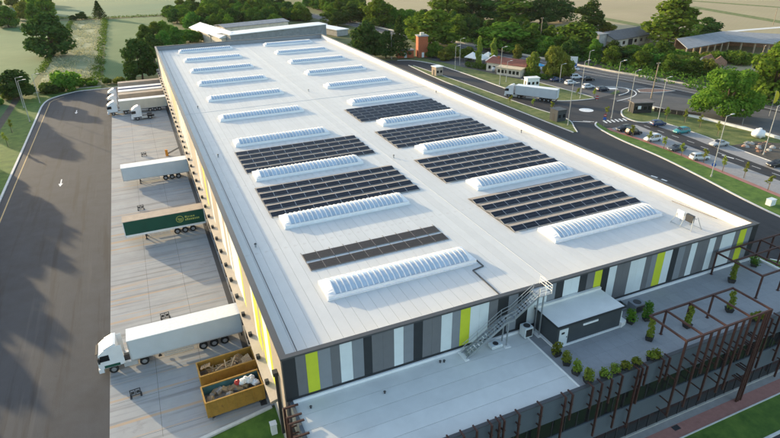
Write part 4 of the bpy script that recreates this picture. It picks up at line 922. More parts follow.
MB().box(-1.3, 1.3, -.06, .06, .7, 2.4).build('panel', M['fibre'], sg); MB().box(-1.2, -1.1, -.04, .04, 0, .7).box(1.1, 1.2, -.04, .04, 0, .7).build('leg', M['steel'], sg)
# red brick tower
bt = thing('brick_tower', 'tall square red brick transformer tower with flat roof', 'tower', (106.0, 182.0, 0), R(-12))
MB().box(-2.1, 2.1, -2.1, 2.1, 0, 8.6).build('wall', M['brick'], bt); MB().box(-2.45, 2.45, -2.45, 2.45, 8.6, 8.95).build('roof', M['fibre'], bt)
MB().box(-.8, .8, -.6, .8, 8.95, 10.0).build('roof_box', M['plaster'], bt); MB().box(-.5, .5, -2.13, -2.1, 0, 2.1).build('door', M['bag_white'], bt)
for z in (5.4, 7.0): MB().box(-.4, .4, -2.12, -2.1, z, z+.7).build('vent', M['brick'], bt)
lb = thing('brick_outbuilding', 'low red brick outbuilding with grey roof next to the tower', 'building', (99.0, 184.4, 0), R(-12))
MB().box(-3.4, 3.6, -2, 2, 0, 3.0).build('wall', M['brick'], lb); MB().box(-3.7, 3.8, -2.4, 2.3, 3.0, 3.25).build('roof', M['fibre'], lb)
MB().box(-.6, .5, -2.03, -2, 0, 2.1).build('door', M['pale'], lb)
for x in (-2.2, 2.0): MB().box(x-.4, x+.4, -2.03, -2, 1.2, 2.0).build('window', M['glass'], lb)
# cafe
cf = thing('cafe_building', 'cream cafe building with dark red pitched roof', 'building', (122.0, 139.0, 0), R(-62))
MB().box(-8.5, 7.5, -3.6, 3.6, 0, 3.2).build('wall', M['plaster'], cf)
MB().hexa([(-9, -4.1, 3.2), (8, -4.1, 3.2), (8, 4.1, 3.2), (-9, 4.1, 3.2), (-8.0, -.3, 4.9), (7.0, -.3, 4.9), (7.0, .3, 4.9), (-8.0, .3, 4.9)]).build('roof', M['tile_red'], cf)
MB().box(-2, 7.6, -7.4, -3.62, 0, 2.6).build('extension', M['plaster'], cf); MB().prism_x([(-7.8, 2.6), (-3.6, 2.9), (-3.6, 3.1), (-7.8, 2.8)], -2.3, 7.9).build('extension_roof', mat('canopy_cream', (.62, .50, .33), .7, .1, 1), cf)
for k in range(6): MB().box(-1.6+k*1.5, -.6+k*1.5, -7.43, -7.4, .8, 2.0).build('window', M['glass'], cf)
for k in range(3): MB().box(-7.6+k*1.9, -6.6+k*1.9, -3.63, -3.6, .9, 2.1).build('window', M['glass'], cf)
MB().box(-5.2, -4.6, -1.2, -.6, 4.2, 5.4).build('chimney', M['brick'], cf)
for k, (x, y) in enumerate(((119.5, 156.5), (124.0, 158.0), (122.0, 150.8), (118.3, 160.5))):
    tn = thing('marquee_tent', 'white peaked marquee tent beside the cafe', 'tent', (x, y, 0), R(25), 'white tents beside the cafe')
    MB().quad((-2.4, -2.4, 2.4), (2.4, -2.4, 2.4), (0, 0, 4.3)).quad((2.4, -2.4, 2.4), (2.4, 2.4, 2.4), (0, 0, 4.3)).quad((2.4, 2.4, 2.4), (-2.4, 2.4, 2.4), (0, 0, 4.3)).quad((-2.4, 2.4, 2.4), (-2.4, -2.4, 2.4), (0, 0, 4.3)).build('canopy', M['tent'], tn)
    MB().box(-2.4, 2.4, -2.42, -2.4, 2.1, 2.4).box(-2.4, 2.4, 2.4, 2.42, 2.1, 2.4).box(-2.42, -2.4, -2.4, 2.4, 2.1, 2.4).box(2.4, 2.42, -2.4, 2.4, 2.1, 2.4).build('valance', M['tent'], tn)
    for sx_ in (-2.3, 2.3):
        for sy_ in (-2.3, 2.3): MB().tube((sx_, sy_, 0), (sx_, sy_, 2.4), .04, n=6).build('leg', M['alu'], tn)
for k, (x, y, c) in enumerate(((128.2, 129.6, 'tent'), (132.0, 134.6, 'umbrella_blue'), (133.4, 130.8, 'umbrella_blue'), (130.4, 126.6, 'tent'))):
    um = thing('parasol', ('white' if c == 'tent' else 'blue')+' parasol over the cafe garden', 'parasol', (x, y, 0), 0, ('white' if c == 'tent' else 'blue')+' cafe parasols')
    MB().tube((0, 0, 0), (0, 0, 2.6), .04, n=6).build('pole', M['alu'], um); MB().tube((0, 0, 2.2), (0, 0, 2.9), 2.0, .05, n=8).build('canopy', M[c], um)
vn = thing('white_gas_tank', 'white cylinder tank standing by the cafe wall', 'tank', (116.8, 142.4, 0), R(40)); MB().tube((-1.5, 0, 1.0), (1.5, 0, 1.0), .75, n=16).build('tank', M['bag_white'], vn, True); MB().box(-1, -.8, -.5, .5, 0, .6).box(.8, 1, -.5, .5, 0, .6).build('cradle', M['conc_wall'], vn)
# farmhouse
fh = thing('farmhouse', 'long old farmhouse with dark roof and cream gable', 'house', (190.5, 157.6, 0), R(12))
MB().prism_x([(0, 0), (12.5, 0), (12.5, 4.0), (6.25, 6.4), (0, 4.0)], 0, 33).build('wall', M['plaster'], fh)
MB().prism_x([(-.7, 3.75), (6.25, 6.5), (6.25, 6.85), (-.7, 4.1)], -.7, 33.7).build('roof_slope', M['slate_tile'], fh); MB().prism_x([(6.26, 6.5), (13.2, 3.75), (13.2, 4.1), (6.26, 6.85)], -.7, 33.7).build('roof_slope', M['slate_tile'], fh)
for k in range(7):
    x = 2.2+k*4.6
    if k == 2: MB().box(x-1.2, x+2.4, -.06, 0, 0, 3.4).build('barn_door', M['chassis'], fh)
    else:
        wdw = MB().box(x-.9, x+.9, -.05, 0, 1.5, 2.9).build('window', M['glass'], fh); MB().box(x-1.0, x+1.0, -.12, -.05, 1.38, 1.5).build('sill', M['conc_wall'], wdw)
    MB().box(x+2.2, x+2.5, -.15, 0, 0, 3.9).build('pilaster', M['plaster'], fh)
MB().box(-.06, 0, 1.5, 4.5, .1, 2.9).box(-.06, 0, 7.5, 11, .1, 2.9).build('gable_door', M['wood'], fh)
sb = thing('concrete_store', 'windowless grey concrete store beside the farmhouse gable', 'building', (186.3, 164.2, 0), R(12)); MB().box(-3.3, 3.3, -3, 3, 0, 6.2).build('wall', M['conc_wall'], sb); MB().box(-3.6, 3.6, -3.3, 3.3, 6.2, 6.5).build('roof', M['fibre'], sb)
MB().box(-.6, .6, -3.03, -3, 0, 2.2).build('door', M['dark_steel'], sb)
# open L-shaped barn
ob = thing('open_barn', 'L-shaped open barn with grey fibre-cement roof and dark inside', 'barn')
A0, A1, B0, B1, C0, C1 = (205, 137.9), (196, 124.2), (226.2, 128.8), (240.6, 143.3), (255, 126), (240, 114)
MB().hexa([(*A1, 4.6), (*B0, 4.6), (*B1, 6.0), (*A0, 6.0), (*A1, 4.85), (*B0, 4.85), (*B1, 6.25), (*A0, 6.25)]).build('roof_slope', M['fibre'], ob)
MB().hexa([(*C1, 4.3), (*C0, 5.9), (*B1, 5.99), (*B0, 4.58), (*C1, 4.55), (*C0, 6.15), (*B1, 6.24), (*B0, 4.83)]).build('roof_slope', M['fibre'], ob)
MB().hexa([(205, 137.9, 0), (240.6, 143.3, 0), (240.4, 143.7, 0), (204.8, 138.3, 0), (205, 137.9, 5.9), (240.6, 143.3, 5.9), (240.4, 143.7, 5.9), (204.8, 138.3, 5.9)]).build('back_wall', M['rubble'], ob)
MB().hexa([(240.6, 143.3, 0), (255, 126, 0), (255.4, 126.3, 0), (241, 143.6, 0), (240.6, 143.3, 5.8), (255, 126, 5.8), (255.4, 126.3, 5.8), (241, 143.6, 5.8)]).build('back_wall', M['rubble'], ob)
for k in range(7):
    t_ = k/6; x, y = A1[0]+(B0[0]-A1[0])*t_+.6, A1[1]+(B0[1]-A1[1])*t_+.8; MB().box(x-.25, x+.25, y-.25, y+.25, 0, 4.7).build('post', M['wood_pole'], ob)
for k in range(1, 5):
    t_ = k/4; x, y = B0[0]+(C1[0]-B0[0])*t_+.4, B0[1]+(C1[1]-B0[1])*t_+.8; MB().box(x-.25, x+.25, y-.25, y+.25, 0, 4.5).build('post', M['wood_pole'], ob)
rn = thing('ruined_shed', 'collapsed brick shed with broken wall overgrown by shrubs', 'ruin', (*G(716, 66)[:2], 0), R(-20))
MB().prism_y([(-6, 0), (4, 0), (4, 1.6), (1, 3.8), (-1, 2.4), (-3, 4.6), (-6, 3.6)], -.2, .2).build('broken_wall', M['rubble'], rn)
MB().prism_x([(0, 0), (6, 0), (6, 2.5), (4, 3.4), (2, 2.0), (0, 3.6)], -6.4, -6.0).build('broken_wall', M['plaster'], rn)
MB().hexa([(-5.5, .4, 2.6), (2, .4, 2.2), (3, 5, 1.0), (-5, 5.4, 2.2), (-5.5, .4, 2.8), (2, .4, 2.4), (3, 5, 1.2), (-5, 5.4, 2.4)]).build('fallen_roof', M['tile_red'], rn)
# old works with saw-tooth roofs behind the warehouse
ow = thing('old_works', 'old factory hall with long grey saw-tooth roofs behind the warehouse', 'building')
def hall(xa, ya, xb, yb, w, z0, z1, wall, roof):
    d = Vector((xb-xa, yb-ya, 0)).normalized(); n_ = Vector((-d.y, d.x, 0)); P = lambda x, y, s, z: (x+n_.x*s, y+n_.y*s, z)
    MB().hexa([P(xa, ya, 0, 0), P(xb, yb, 0, 0), P(xb, yb, w, 0), P(xa, ya, w, 0), P(xa, ya, 0, z0), P(xb, yb, 0, z0), P(xb, yb, w, z1), P(xa, ya, w, z1)]).build('wall', M[wall], ow)
    e = .6; A_ = (xa-d.x*e, ya-d.y*e); B_ = (xb+d.x*e, yb+d.y*e); P2 = lambda p, s, z: (p[0]+n_.x*s, p[1]+n_.y*s, z)
    MB().hexa([P2(A_, -e, z0-.05), P2(B_, -e, z0-.05), P2(B_, w*.55, z1+.75), P2(A_, w*.55, z1+.75), P2(A_, -e, z0+.25), P2(B_, -e, z0+.25), P2(B_, w*.55, z1+1.05), P2(A_, w*.55, z1+1.05)]).build('roof_slope', M[roof], ow)
    MB().hexa([P2(A_, w*.551, z1+.75), P2(B_, w*.551, z1+.75), P2(B_, w+e, z1-.1), P2(A_, w+e, z1-.1), P2(A_, w*.551, z1+1.05), P2(B_, w*.551, z1+1.05), P2(B_, w+e, z1+.2), P2(A_, w+e, z1+.2)]).build('roof_slope', M[roof], ow)
hall(35, 238, 86, 252, 14, 6.6, 6.0, 'fibre', 'curb'); hall(37, 266, 72, 275, 12, 6.4, 6.5, 'plaster', 'fibre')
for k in range(3):
    x, y = 31.5-3.2*k, 243+15*k
    MB().prism([(x, y), (x+5, y+.6), (x+2.2, y+14.5), (x-2.8, y+14)], 0, 5.0).build('bay_wall', M['plaster'], ow)
    MB().hexa([(x-1, y-.5, 4.8), (x+5.5, y+.2, 4.9), (x+2.6, y+14.6, 5.0), (x-3.6, y+14, 5.0), (x-1, y-.5, 5.1), (x+5.5, y+.2, 7.4), (x+2.6, y+14.6, 7.4), (x-3.6, y+14, 5.3)]).build('saw_tooth_roof', M['curb'], ow)
    for j in range(4): MB().prism([(x-.15-.65*j-.02, y+1.5+3.2*j), (x-.1-.65*j, y+1.5+3.2*j), (x-.5-.65*j, y+3.6+3.2*j), (x-.55-.65*j, y+3.6+3.2*j)], 1.5, 3.6).build('window', M['glass'], ow)
wr = thing('low_store', 'low pale-roofed store beside the main road behind warehouse', 'building', (92, 268, 0), R(-75)); MB().box(-14, 14, -3.5, 3.5, 0, 3).build('wall', M['conc_wall'], wr); MB().box(-14.4, 14.4, -4, 4, 3, 3.3).build('roof', M['curb'], wr); MB().box(-8, -5, -3.53, -3.5, 0, 2.5).build('door', M['dark_steel'], wr)

# ------------------------------------------------------------------ vegetation
def cards(mb, c, rad, n, size, rng, shell=.55, flat=.35):
    """n leaf-clump faces spread through an ellipsoid, denser near its skin"""
    for _ in range(n):
        while True:
            d = Vector((rng.uniform(-1, 1), rng.uniform(-1, 1), rng.uniform(-1, 1)))
            if .05 < d.length < 1: break
        d.normalize(); r_ = shell+(1-shell)*rng.random()**.6
        r_ *= 1+.12*math.sin(5*d.x+3*d.z)*math.cos(4*d.y-2*d.x)
        p_ = Vector((c[0]+d.x*rad[0]*r_, c[1]+d.y*rad[1]*r_, c[2]+d.z*rad[2]*r_))
        if p_.z < .05: p_.z = .05+rng.random()*.3
        nrm = (d+Vector((rng.gauss(0, .5), rng.gauss(0, .5), rng.gauss(0, .5)+flat))).normalized()
        a = nrm.cross(Vector((rng.gauss(0, 1), rng.gauss(0, 1), rng.gauss(0, 1)))).normalized(); b = nrm.cross(a)
        s = size*rng.uniform(.6, 1.35); a *= s*.5; b *= s*.5*rng.uniform(.55, 1)
        mb.quad(p_-a*.9-b*.4, p_+a*.2-b, p_+a-b*.1, p_+a*.3+b, p_-a*.6+b*.7)
def limbs(mb, hh, r, crown_pts, rng, fork=.35):
    mb.tube((0, 0, -.2), (.05*hh*rng.uniform(-1, 1)*.3, 0, hh*fork), r, r*.7, n=8)
    for c in crown_pts: mb.tube((0, 0, hh*fork*.85), c, r*.5, r*.12, n=5)
def tree_proto(kind, seed):
    rng = random.Random(seed); cr = MB(); tk_ = MB(); lob = []
    if kind == 'round':      # 10 m high, 8 m wide
        lob = [((0, 0, 5.4), (3.1, 3.1, 4.0))]+[((2.5*math.cos(a), 2.5*math.sin(a), 2.6+rng.uniform(-.6, 1.0)), (1.7, 1.7, 1.7)) for a in [k*1.05+rng.uniform(-.2, .2) for k in range(6)]]+[((2.2*math.cos(a), 2.2*math.sin(a), 5.6+rng.uniform(-.6, 1.2)), (1.7, 1.7, 1.6)) for a in [k*1.25+rng.uniform(-.2, .2) for k in range(5)]]+[((rng.uniform(-1.2, 1.2), rng.uniform(-1.2, 1.2), 8.3), (1.6, 1.6, 1.5)) for k in range(2)]
        n, s = 300, .58
    elif kind == 'tall':     # 10 high, 5.5 wide
        lob = [((rng.uniform(-.5, .5), rng.uniform(-.5, .5), 1.7+k*1.2), (2.4-.2*k+rng.uniform(-.3, .3), 2.4-.2*k, 1.3)) for k in range(7)]+[((1.7*math.cos(k*1.3), 1.7*math.sin(k*1.3), 1.8+.9*k), (1.0, 1.0, 1.1)) for k in range(7)]
        n, s = 210, .5
    elif kind == 'big':      # 13 high, 17 wide
        lob = [((0, 0, 7.2), (5.4, 5.4, 4.6))]+[((5.2*math.cos(a), 5.2*math.sin(a), 4.6+rng.uniform(-1.2, 2.0)), (2.9, 2.9, 2.5)) for a in [k*.72 for k in range(9)]]+[((3*math.cos(a), 3*math.sin(a), 9.6+rng.uniform(-.5, 1)), (2.4, 2.4, 2.0)) for a in [k*1.3 for k in range(5)]]
        n, s = 720, .55
    elif kind == 'cone':     # 10 high, 6 wide
        lob = [((0, 0, 1.6+k*1.1), (2.9*(1-k/8.5), 2.9*(1-k/8.5), .95)) for k in range(8)]
        n, s = 260, .5
    elif kind == 'bush':     # 3 high, 4.4 wide
        lob = [((0, 0, 1.3), (1.5, 1.5, 1.3))]+[((1.2*math.cos(k*1.1), 1.2*math.sin(k*1.1), 1.0+rng.uniform(-.2, .6)), (.95, .95, .9)) for k in range(6)]
        n, s = 190, .42
    for c, rd in lob: cards(cr, c, rd, n, s, rng)
    hh = {'round': 10, 'tall': 10, 'big': 13, 'cone': 10, 'bush': 3}[kind]
    limbs(tk_, hh, {'round': .28, 'tall': .2, 'big': .5, 'cone': .2, 'bush': .07}[kind], [c for c, _ in lob], rng, {'big': .3, 'bush': .15}.get(kind, .2))
    return cr, tk_.mesh('trunk', M['bark'])
DIM = {'round': (10, 8.4), 'tall': (10, 5.4), 'big': (13, 16.5), 'cone': (10, 6), 'bush': (2.9, 4.4)}
TREES = {}
for kind in DIM:
    for v in range(3 if kind in ('round', 'tall', 'bush') else 1):
        cr, tm_ = tree_proto(kind, 11*v+len(kind))
        for lm in ('leaf', 'leaf_dark', 'leaf_light', 'leaf_shrub'):
            if kind == 'big' and lm != 'leaf': continue
            TREES[kind, v, lm] = None
        TREES[kind, v] = (cr, tm_)
TCOUNT = [0]
HUE = {'leaf': 'mid-green', 'leaf_dark': 'dark green', 'leaf_shrub': 'deep green', 'leaf_light': 'yellow-green'}
def tree(label, x, y, hh, w, kind='round', lm='leaf', grp=None, name='tree', cat='tree', z=None):
    label = label.replace('HUE', HUE[lm]).replace('FORM', 'slender' if kind == 'tall' else 'rounded'); grp = grp and grp.replace('HUE', HUE[lm]).replace('FORM', 'slender' if kind == 'tall' else 'rounded')
    TCOUNT[0] += 1; nv = 3 if kind in ('round', 'tall', 'bush') else 1; v = TCOUNT[0] % nv
    cr, tm_ = TREES[kind, v]
    if TREES.get((kind, v, lm)) is None: TREES[kind, v, lm] = cr.mesh('crown', M[lm])
    t = thing(name, label, cat, (x, y, h(y) if z is None else z), TCOUNT[0]*2.4, grp)
    d = DIM[kind]; t.scale = (w/d[1], w/d[1], hh/d[0])
    put('crown', TREES[kind, v, lm], t); put('trunk', tm_, t); return t
def tpx(label, bx, by, ty, wpx, kind='round', lm='leaf', grp=None, name='tree', cat='tree'):
    p = G(bx, by); z = max(1.2, top_z(p, ty)); w = wpx*(p-CAM).length/FPX
    return tree(label, p.x, p.y, z, w, kind, lm, grp, name, cat)
# named trees of the picture
tpx('large dark tree standing alone between meadow and field', 53, 56, 11, 40, 'round', 'leaf_dark')
tpx('dark narrow tree at the far field edge', 100, 18.5, 1, 13, 'cone', 'leaf_dark')
tpx('round bush on the far field edge beside the narrow tree', 82, 19.5, 11.5, 10, 'round', 'leaf_dark', name='bush', cat='bush')
tpx('small bush on the far field edge left of the round one', 73.5, 20, 15, 7, 'round', 'leaf_dark', name='bush', cat='bush')
tpx('dense dark bushy tree at the corner of the west verge', 19, 98, 69, 30, 'round', 'leaf_dark')
tpx('dark low bush at the meadow foot by the yard kerb', 53, 92.5, 80, 21, 'bush', 'leaf_dark', name='bush', cat='bush')
tpx('spreading olive bush in the pale meadow', 67, 90, 68, 27, 'bush', 'leaf', name='bush', cat='bush')
tpx('dark tall tree against the far west corner of the warehouse', 143, 80, 37, 31, 'round', 'leaf_dark')
tpx('dark tree behind the far west corner of the warehouse', 155, 62, 33, 22, 'round', 'leaf_dark')
for k, a in enumerate(((148, 46, 24, 18), (158, 44, 21, 18), (168, 44, 20, 18), (178, 47, 26, 16), (190, 42, 29, 20), (197, 42, 30, 14), (165, 50, 30, 16))): tpx('mid-green tree in the clump behind the warehouse corner', *a, 'round', 'leaf' if k % 3 else 'leaf_shrub', 'trees behind the warehouse corner')
tpx('dark green tree growing right behind the warehouse roof edge', 296, 40, 26, 17, 'round', 'leaf_dark')
tpx('large dark round tree beside the east parapet near the brick tower', 367, 56, 20, 35, 'round', 'leaf_dark')
tpx('tall dark cypress-like tree behind the brick outbuilding', 399, 58, 18, 26, 'cone', 'leaf_dark')
tpx('dark tree between the round tree and the brick outbuilding', 386, 58, 30, 22, 'round', 'leaf_dark')
tpx('broad bright green tree behind the brick tower', 430, 45, 9, 54, 'round', 'leaf')
tpx('large round bright tree behind the white tents', 503, 50, 22, 56, 'round', 'leaf')
tpx('big leafy tree beside the concrete farm store', 574, 52, 22, 48, 'round', 'leaf')
tpx('tall dark tree behind the concrete farm store', 588, 36, 0, 28, 'tall', 'leaf_dark'); tpx('small light green tree behind the farmhouse gable', 606, 36, 22, 20, 'round', 'leaf_light')
tpx('very tall leafy tree at the end of the farmhouse', 666, 46, -6, 48, 'tall', 'leaf')
tpx('solitary dark round tree in the stubble by the barn', 705, 40, 17, 26, 'round', 'leaf_dark')
tree('huge round leafy tree overhanging the low white wall', 139.5, 62.5, 13.6, 19.5, 'big', 'leaf')
tpx('bushy tree with bare trunk by the main road edge', 770, 100, 42, 44, 'round', 'leaf')
tpx('second bushy tree behind the barn pole', 785, 90, 40, 50, 'round', 'leaf')
for k, a in enumerate(((478, 68, 36, 7), (493, 64, 38, 8), (517, 60, 44, 10))): tpx('slim pollarded roadside tree behind the tents', *a, 'tall', 'leaf_light', 'slim roadside trees')
for k, a in enumerate(((532, 76, 51, 15), (553, 78, 45, 22), (565, 76, 54, 18))): tpx('yellow-green tree in the cafe garden', *a, 'round', 'leaf_light', 'cafe garden trees')
for k, a in enumerate(((434, 57, 41, 18), (452, 58, 43, 16), (468, 60, 46, 18), (445, 60, 48, 16), (425, 56, 45, 12))): tpx('light green orchard tree beside the brick tower', *a, 'round', 'leaf_light' if k % 2 else 'leaf', 'orchard trees by the brick tower')
# wood behind the old works and along the far side of the main road
rr = random.Random(21)
def inside(x, y, poly):
    c = False
    for k in range(len(poly)):
        (xa, ya), (xb, yb) = poly[k], poly[(k+1) % len(poly)]
        if (ya > y) != (yb > y) and x < (xb-xa)*(y-ya)/(yb-ya)+xa: c = not c
    return c
def scatter(poly, n, dmin, rng, avoid=()):
    xs = [p[0] for p in poly]; ys_ = [p[1] for p in poly]; out = []; tries = 0
    while len(out) < n and tries < 20000:
        tries += 1; x, y = rng.uniform(min(xs), max(xs)), rng.uniform(min(ys_), max(ys_))
        if inside(x, y, poly) and all((x-a)**2+(y-b)**2 > dmin**2 for a, b in out) and not any(a < x < c and b < y < d for a, b, c, d in avoid): out.append((x, y))
    return out
wood = [(22, 318), (40, 305), (75, 300), (92, 318), (104, 330), (92, 420), (70, 470), (30, 440), (18, 398)]
for k, (x, y) in enumerate(scatter(wood, 110, 5.2, rr)): tree('HUE tree in the wood behind the old works', x, y, rr.uniform(6.5, 11), rr.uniform(8, 12), 'round', rr.choice(['leaf', 'leaf_dark', 'leaf_shrub', 'leaf']), 'HUE trees of the wood behind the old works')
def off_far(d0, d1):
    fa_ = offset(main_far, d0); fb_ = offset(main_far, d1); return fa_+list(reversed(fb_))
av = [(171, 132, 232, 180), (192, 108, 262, 150), (196, 60, 260, 130)]
beltA = [(168, 96), (182, 100), (186, 140), (180, 175), (168, 215), (156, 260), (144, 330), (126, 420), (118, 400), (127, 300), (141, 225), (152, 165), (160, 125)]
for k, (x, y) in enumerate(scatter(beltA, 95, 6.0, rr, av)):
    d = rr.random(); far_ = y > 235
    tree('FORM HUE tree in the belt along the far side of the main road', x, y, rr.uniform(5.0, 9.0) if y < 170 else rr.uniform(7, 12), rr.uniform(6.5, 10.5), rr.choice(['round', 'round', 'tall']), rr.choice(['leaf', 'leaf_shrub', 'leaf_dark', 'leaf']), 'FORM HUE trees along the main road')
for k, a in enumerate(((448, 22, -6, 46), (470, 20, -8, 40), (497, 22, -6, 40), (515, 24, -4, 42), (540, 24, -2, 36), (560, 22, -6, 30), (380, 26, -2, 34), (350, 22, 4, 26), (338, 26, 12, 20), (330, 22, 6, 20))): tpx('tall FORM HUE tree at the back of the roadside belt', *a, 'tall' if k % 2 else 'round', 'leaf_dark' if k % 3 else 'leaf', 'FORM HUE tall trees at the back of the belt')
for k, (x, y) in enumerate(scatter([(185, 120), (198, 112), (216, 118), (214, 124), (198, 124), (190, 150), (182, 150)], 16, 4, rr)): tree('HUE shrub growing before the barn and farmhouse', x, y, rr.uniform(3, 5.5), rr.uniform(5, 8), 'bush', rr.choice(['leaf', 'leaf_shrub', 'leaf_light']), 'HUE shrubs before the barn', 'bush', 'bush')
for k, a in enumerate(((640, 66, 50, 30), (655, 68, 50, 26), (672, 68, 52, 30), (690, 72, 55, 28), (630, 62, 46, 22), (705, 74, 56, 22), (738, 64, 48, 22), (748, 62, 52, 20), (680, 60, 48, 24), (660, 60, 46, 26), (640, 58, 44, 24), (725, 60, 52, 20))): tpx('broad HUE shrub between the main road and the farm', *a, 'bush', ('leaf', 'leaf_shrub', 'leaf_light')[k % 3], 'HUE shrubs between road and farm', 'bush', 'bush')
# wood in the far west corner and the tree row that shades the yard
for k, (x, y) in enumerate(scatter([(-95, 375), (-72, 365), (-62, 400), (-52, 470), (-58, 560), (-150, 560), (-150, 385)], 34, 8, rr)): tree('hazy HUE tree in the far west wood', x, y, rr.uniform(9, 15), rr.uniform(10, 15), 'round', rr.choice(['leaf', 'leaf_shrub', 'leaf_light']), 'HUE trees of the far west wood')
for k, (x, y, hh) in enumerate([(-56-1.5*(j % 2), 44+7.6*j, 12.0+(j*7 % 4)*.6) for j in range(12)]+[(-58, 163, 13), (-59, 170, 14), (-61, 177, 13.5), (-63, 184, 14), (-65, 191, 13)]): tree('broad tree in the row along the dirt path west of the yard', x, y, hh, 10.5, 'round', 'leaf', 'trees along the dirt path')
for k, (x, y) in enumerate(((-49, 186), (-51, 192), (-47.5, 178), (-49.5, 171), (-44, 190), (-30, 187), (-27, 188), (-23, 187.5), (-18, 188), (-14, 187), (-10, 188), (-25, 192), (-48, 198), (-38, 188))): tree('HUE leafy shrub in the hedge at the end of the yard', x, y, rr.uniform(1.8, 3.2), rr.uniform(3.4, 5.2), 'bush', rr.choice(['leaf', 'leaf_light', 'leaf_shrub']), 'HUE shrubs in the hedge behind the yard', 'bush', 'bush')
# hedges as boxes of foliage
def hedge(label, pts, w, hz, lm='leaf_shrub', n=130):
    rng = random.Random(len(label)); b = MB()
    for k in range(len(pts)-1):
        a, c = Vector(pts[k]), Vector(pts[k+1]); ln = (c-a).length; m_ = int(ln/1.2)+1
        for j in range(m_):
            q = a.lerp(c, (j+.5)/m_); cards(b, (q.x+rng.uniform(-.2, .2), q.y+rng.uniform(-.2, .2), hz*.5), (w*.6, w*.6, hz*.55*rng.uniform(.85, 1.12)), n, .38, rng)
    t = thing('hedge', label, 'hedge'); b.build('foliage', M[lm], t); st_ = MB()
    for k in range(len(pts)): st_.tube((*pts[k], 0), (*pts[k], hz*.7), .08, .04, n=5)
    st_.build('stems', M['bark'], t)
hedge('trimmed dark hedge in front of the white tents', [(111.8, 155), (114, 149.5), (116, 145)], 2.0, 2.2)
hedge('dark hedge between the cafe and its car park', [(121.5, 128.8), (123.6, 125), (125.8, 121.8)], 2.0, 1.9)
hedge('dark hedge beside the cafe garden and road', [(126.5, 121.6), (130, 123), (134.5, 124.5)], 1.6, 1.6)
# small young trees with stakes
def sapling(label, px, py, ty, grp, z0=.08):
    p = G(px, py); rng = random.Random(int(px*7)); hh = max(2.2, min(5, top_z(p, ty)))
    t = thing('sapling', label, 'sapling', (p.x, p.y, h(p.y)+z0), 0, grp)
    MB().tube((0, 0, -.1), (.05, 0, hh*.75), .06, .03, n=6).build('trunk', M['bark'], t); MB().tube((.25, 0, -.1), (.25, 0, 1.5), .04, n=5).build('stake', M['wood'], t)
    b = MB(); 
    for k in range(5): cards(b, (rng.uniform(-.35, .35), rng.uniform(-.35, .35), hh*(.5+.1*k)), (.55-.05*k, .55-.05*k, .4), 26, .3, rng, .2)
    b.build('crown', M['leaf_light'], t)
for a in ((722, 172, 156), (743.5, 178, 162), (767.5, 190.5, 175), (648, 143, 131), (663.5, 149, 136), (681, 156, 143), (703, 163, 148), (632, 137, 125)): sapling('staked young tree along the red footway', *a, 'saplings along the red footway')
for a in ((606, 115, 107), (641, 112.5, 104), (665, 121, 107), (684, 123, 109), (699, 128, 115), (717, 136, 121), (667, 116, 108)): sapling('thin young tree on the dry lawn along the white wall', *a, 'saplings on the dry lawn')
for a in ((510, 103, 96), (532.5, 106, 100), (552, 110, 102)): sapling('small dark young tree on the verge before the turning lorry', *a, 'saplings on the lorry lane verge')
for a in ((577, 96, 88), (594, 97, 89)): sapling('young tree on the lawn corner beside the car park', *a, 'saplings at the lawn corner')
for a in ((12, 133, 119), (8, 147, 132)): sapling('bare dark young tree on the west grass verge', *a, 'saplings on the west verge')
# potted plants on the terrace
potm = MB().hexa([(-.3, -.3, 0), (.3, -.3, 0), (.3, .3, 0), (-.3, .3, 0), (-.4, -.4, .5), (.4, -.4, .5), (.4, .4, .5), (-.4, .4, .5)]).mesh('pot', M['chassis'])
def potted(label, x, y, hh, w, lm, grp=None, sd=0):
    t = thing('potted_shrub', label, 'potted plant', (x, y, FZ), sd, grp); put('pot', potm, t); rng = random.Random(sd+int(x*10)); b = MB()
    n = max(2, int(hh/.45))
    for k in range(n): cards(b, (rng.uniform(-.1, .1), rng.uniform(-.1, .1), .55+(hh-.5)*(k+.4)/n), (w*.5*(1-.35*k/n), w*.5*(1-.35*k/n), .5*hh/n+.12), 110, .2, rng, .3)
    b.build('foliage', M[lm], t); MB().tube((0, 0, .4), (0, 0, hh*.8), .03, n=5).build('stem', M['bark'], t)
for k, (x, y) in enumerate(((26.9, -4.9), (26.9, -6.4), (26.9, -7.9), (27.1, -9.3))): potted('clipped round shrub in a dark pot along the deck edge', x, y, 1.5, 1.15, 'leaf_light', 'shrubs along the deck edge', k)
potted('round shrub in a dark pot at the plant room corner', *G(630.5, 323, 6.9)[:2], 1.7, 1.4, 'leaf', None, 5)
potted('taller dark bush in a pot by the cooling unit', *G(646, 320, 6.9)[:2], 2.3, 1.4, 'leaf_shrub', None, 6)
potted('low green bush in a pot at the terrace end by the lime panel', 61.2, -1.5, 1.2, 1.6, 'leaf_shrub', None, 7)
for k, (x, y) in enumerate(((37.4, -7.0), (42.8, -7.1), (49.5, -7.0))): potted('tall slender climber in a pot under the overhanging pergola', x, y, 2.7, .8, 'leaf_light', 'climbers under the overhanging pergola', k+10)
potted('tall slender climber in a pot at the corner pergola post', 55.2, -2.9, 2.9, .8, 'leaf_light', None, 15)
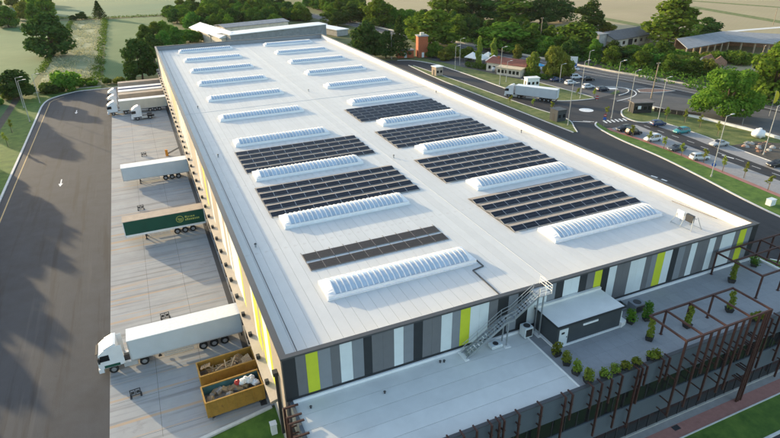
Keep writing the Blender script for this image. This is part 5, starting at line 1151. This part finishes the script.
for k, x in enumerate((28.9, 30.3, 31.6, 33.0, 35.0, 35.7, 50.2, 51.0)): potted('yellow-green leafy plant in a trough at the parapet', x, -9.5, .9, 1.25, 'leaf_light', 'plants along the terrace parapet', k+20)
# undergrowth of the roadside belt, meadow stalks: too many to count
rng = random.Random(9); b = MB()
ug = [(158, 64), (166, 62), (192, 100), (190, 150), (180, 200), (158, 262), (140, 350), (124, 380), (121, 330), (128, 262), (137, 224), (149, 165), (157, 125)]
for x, y in scatter(ug, 620, 2.3, rng, av): cards(b, (x, y, .9), (2.3, 2.3, rng.uniform(1.2, 2.6)), 38, .75, rng, .6)
b.build('undergrowth', M['leaf_shrub'])['kind'] = 'stuff'
b = MB()
for x, y in scatter([(-40.5, 190), (-22, 190), (-22, 396), (-39, 398)], 900, 1.4, rng):
    w_ = .8+.5*math.sin(x*.5)*math.cos(y*.11)
    if w_ > .55: cards(b, (x, y, .35), (1.2, 1.2, .55), 9, .5, rng, .3)
b.build('meadow_stalks', M['meadow_stalk'])['kind'] = 'stuff'
b = MB()
for x, y in scatter([(-23.5, 189), (-19.8, 189), (-19.5, 400), (-22.5, 400)], 110, 1.6, rng)+scatter([(-43.5, 216), (-41.2, 216), (-39.5, 396), (-42, 396)], 90, 1.8, rng)+scatter([(-60, 424), (-20, 403), (24, 402), (24, 405), (-20, 407), (-60, 430)], 90, 2, rng): cards(b, (x, y, .5), (1.4, 1.4, rng.uniform(.6, 1.3)), 30, .5, rng, .5)
b.build('field_hedgerow', M['leaf_shrub'])['kind'] = 'stuff'

# ------------------------------------------------------------------ evening haze
hz = MB().box(-2700, 3300, -800, 3300, -4, 52).build('haze', None); hz['kind'] = 'stuff'
hm_ = bpy.data.materials.new('haze'); hm_.use_nodes = True; n_ = hm_.node_tree; n_.nodes.remove(n_.nodes['Principled BSDF'])
pv_ = n_.nodes.new('ShaderNodeVolumePrincipled'); pv_.inputs['Color'].default_value = (.92, .95, 1, 1); pv_.inputs['Density'].default_value = .00003; pv_.inputs['Anisotropy'].default_value = .0
n_.links.new(pv_.outputs[0], n_.nodes['Material Output'].inputs['Volume']); hz.data.materials.clear(); hz.data.materials.append(hm_)
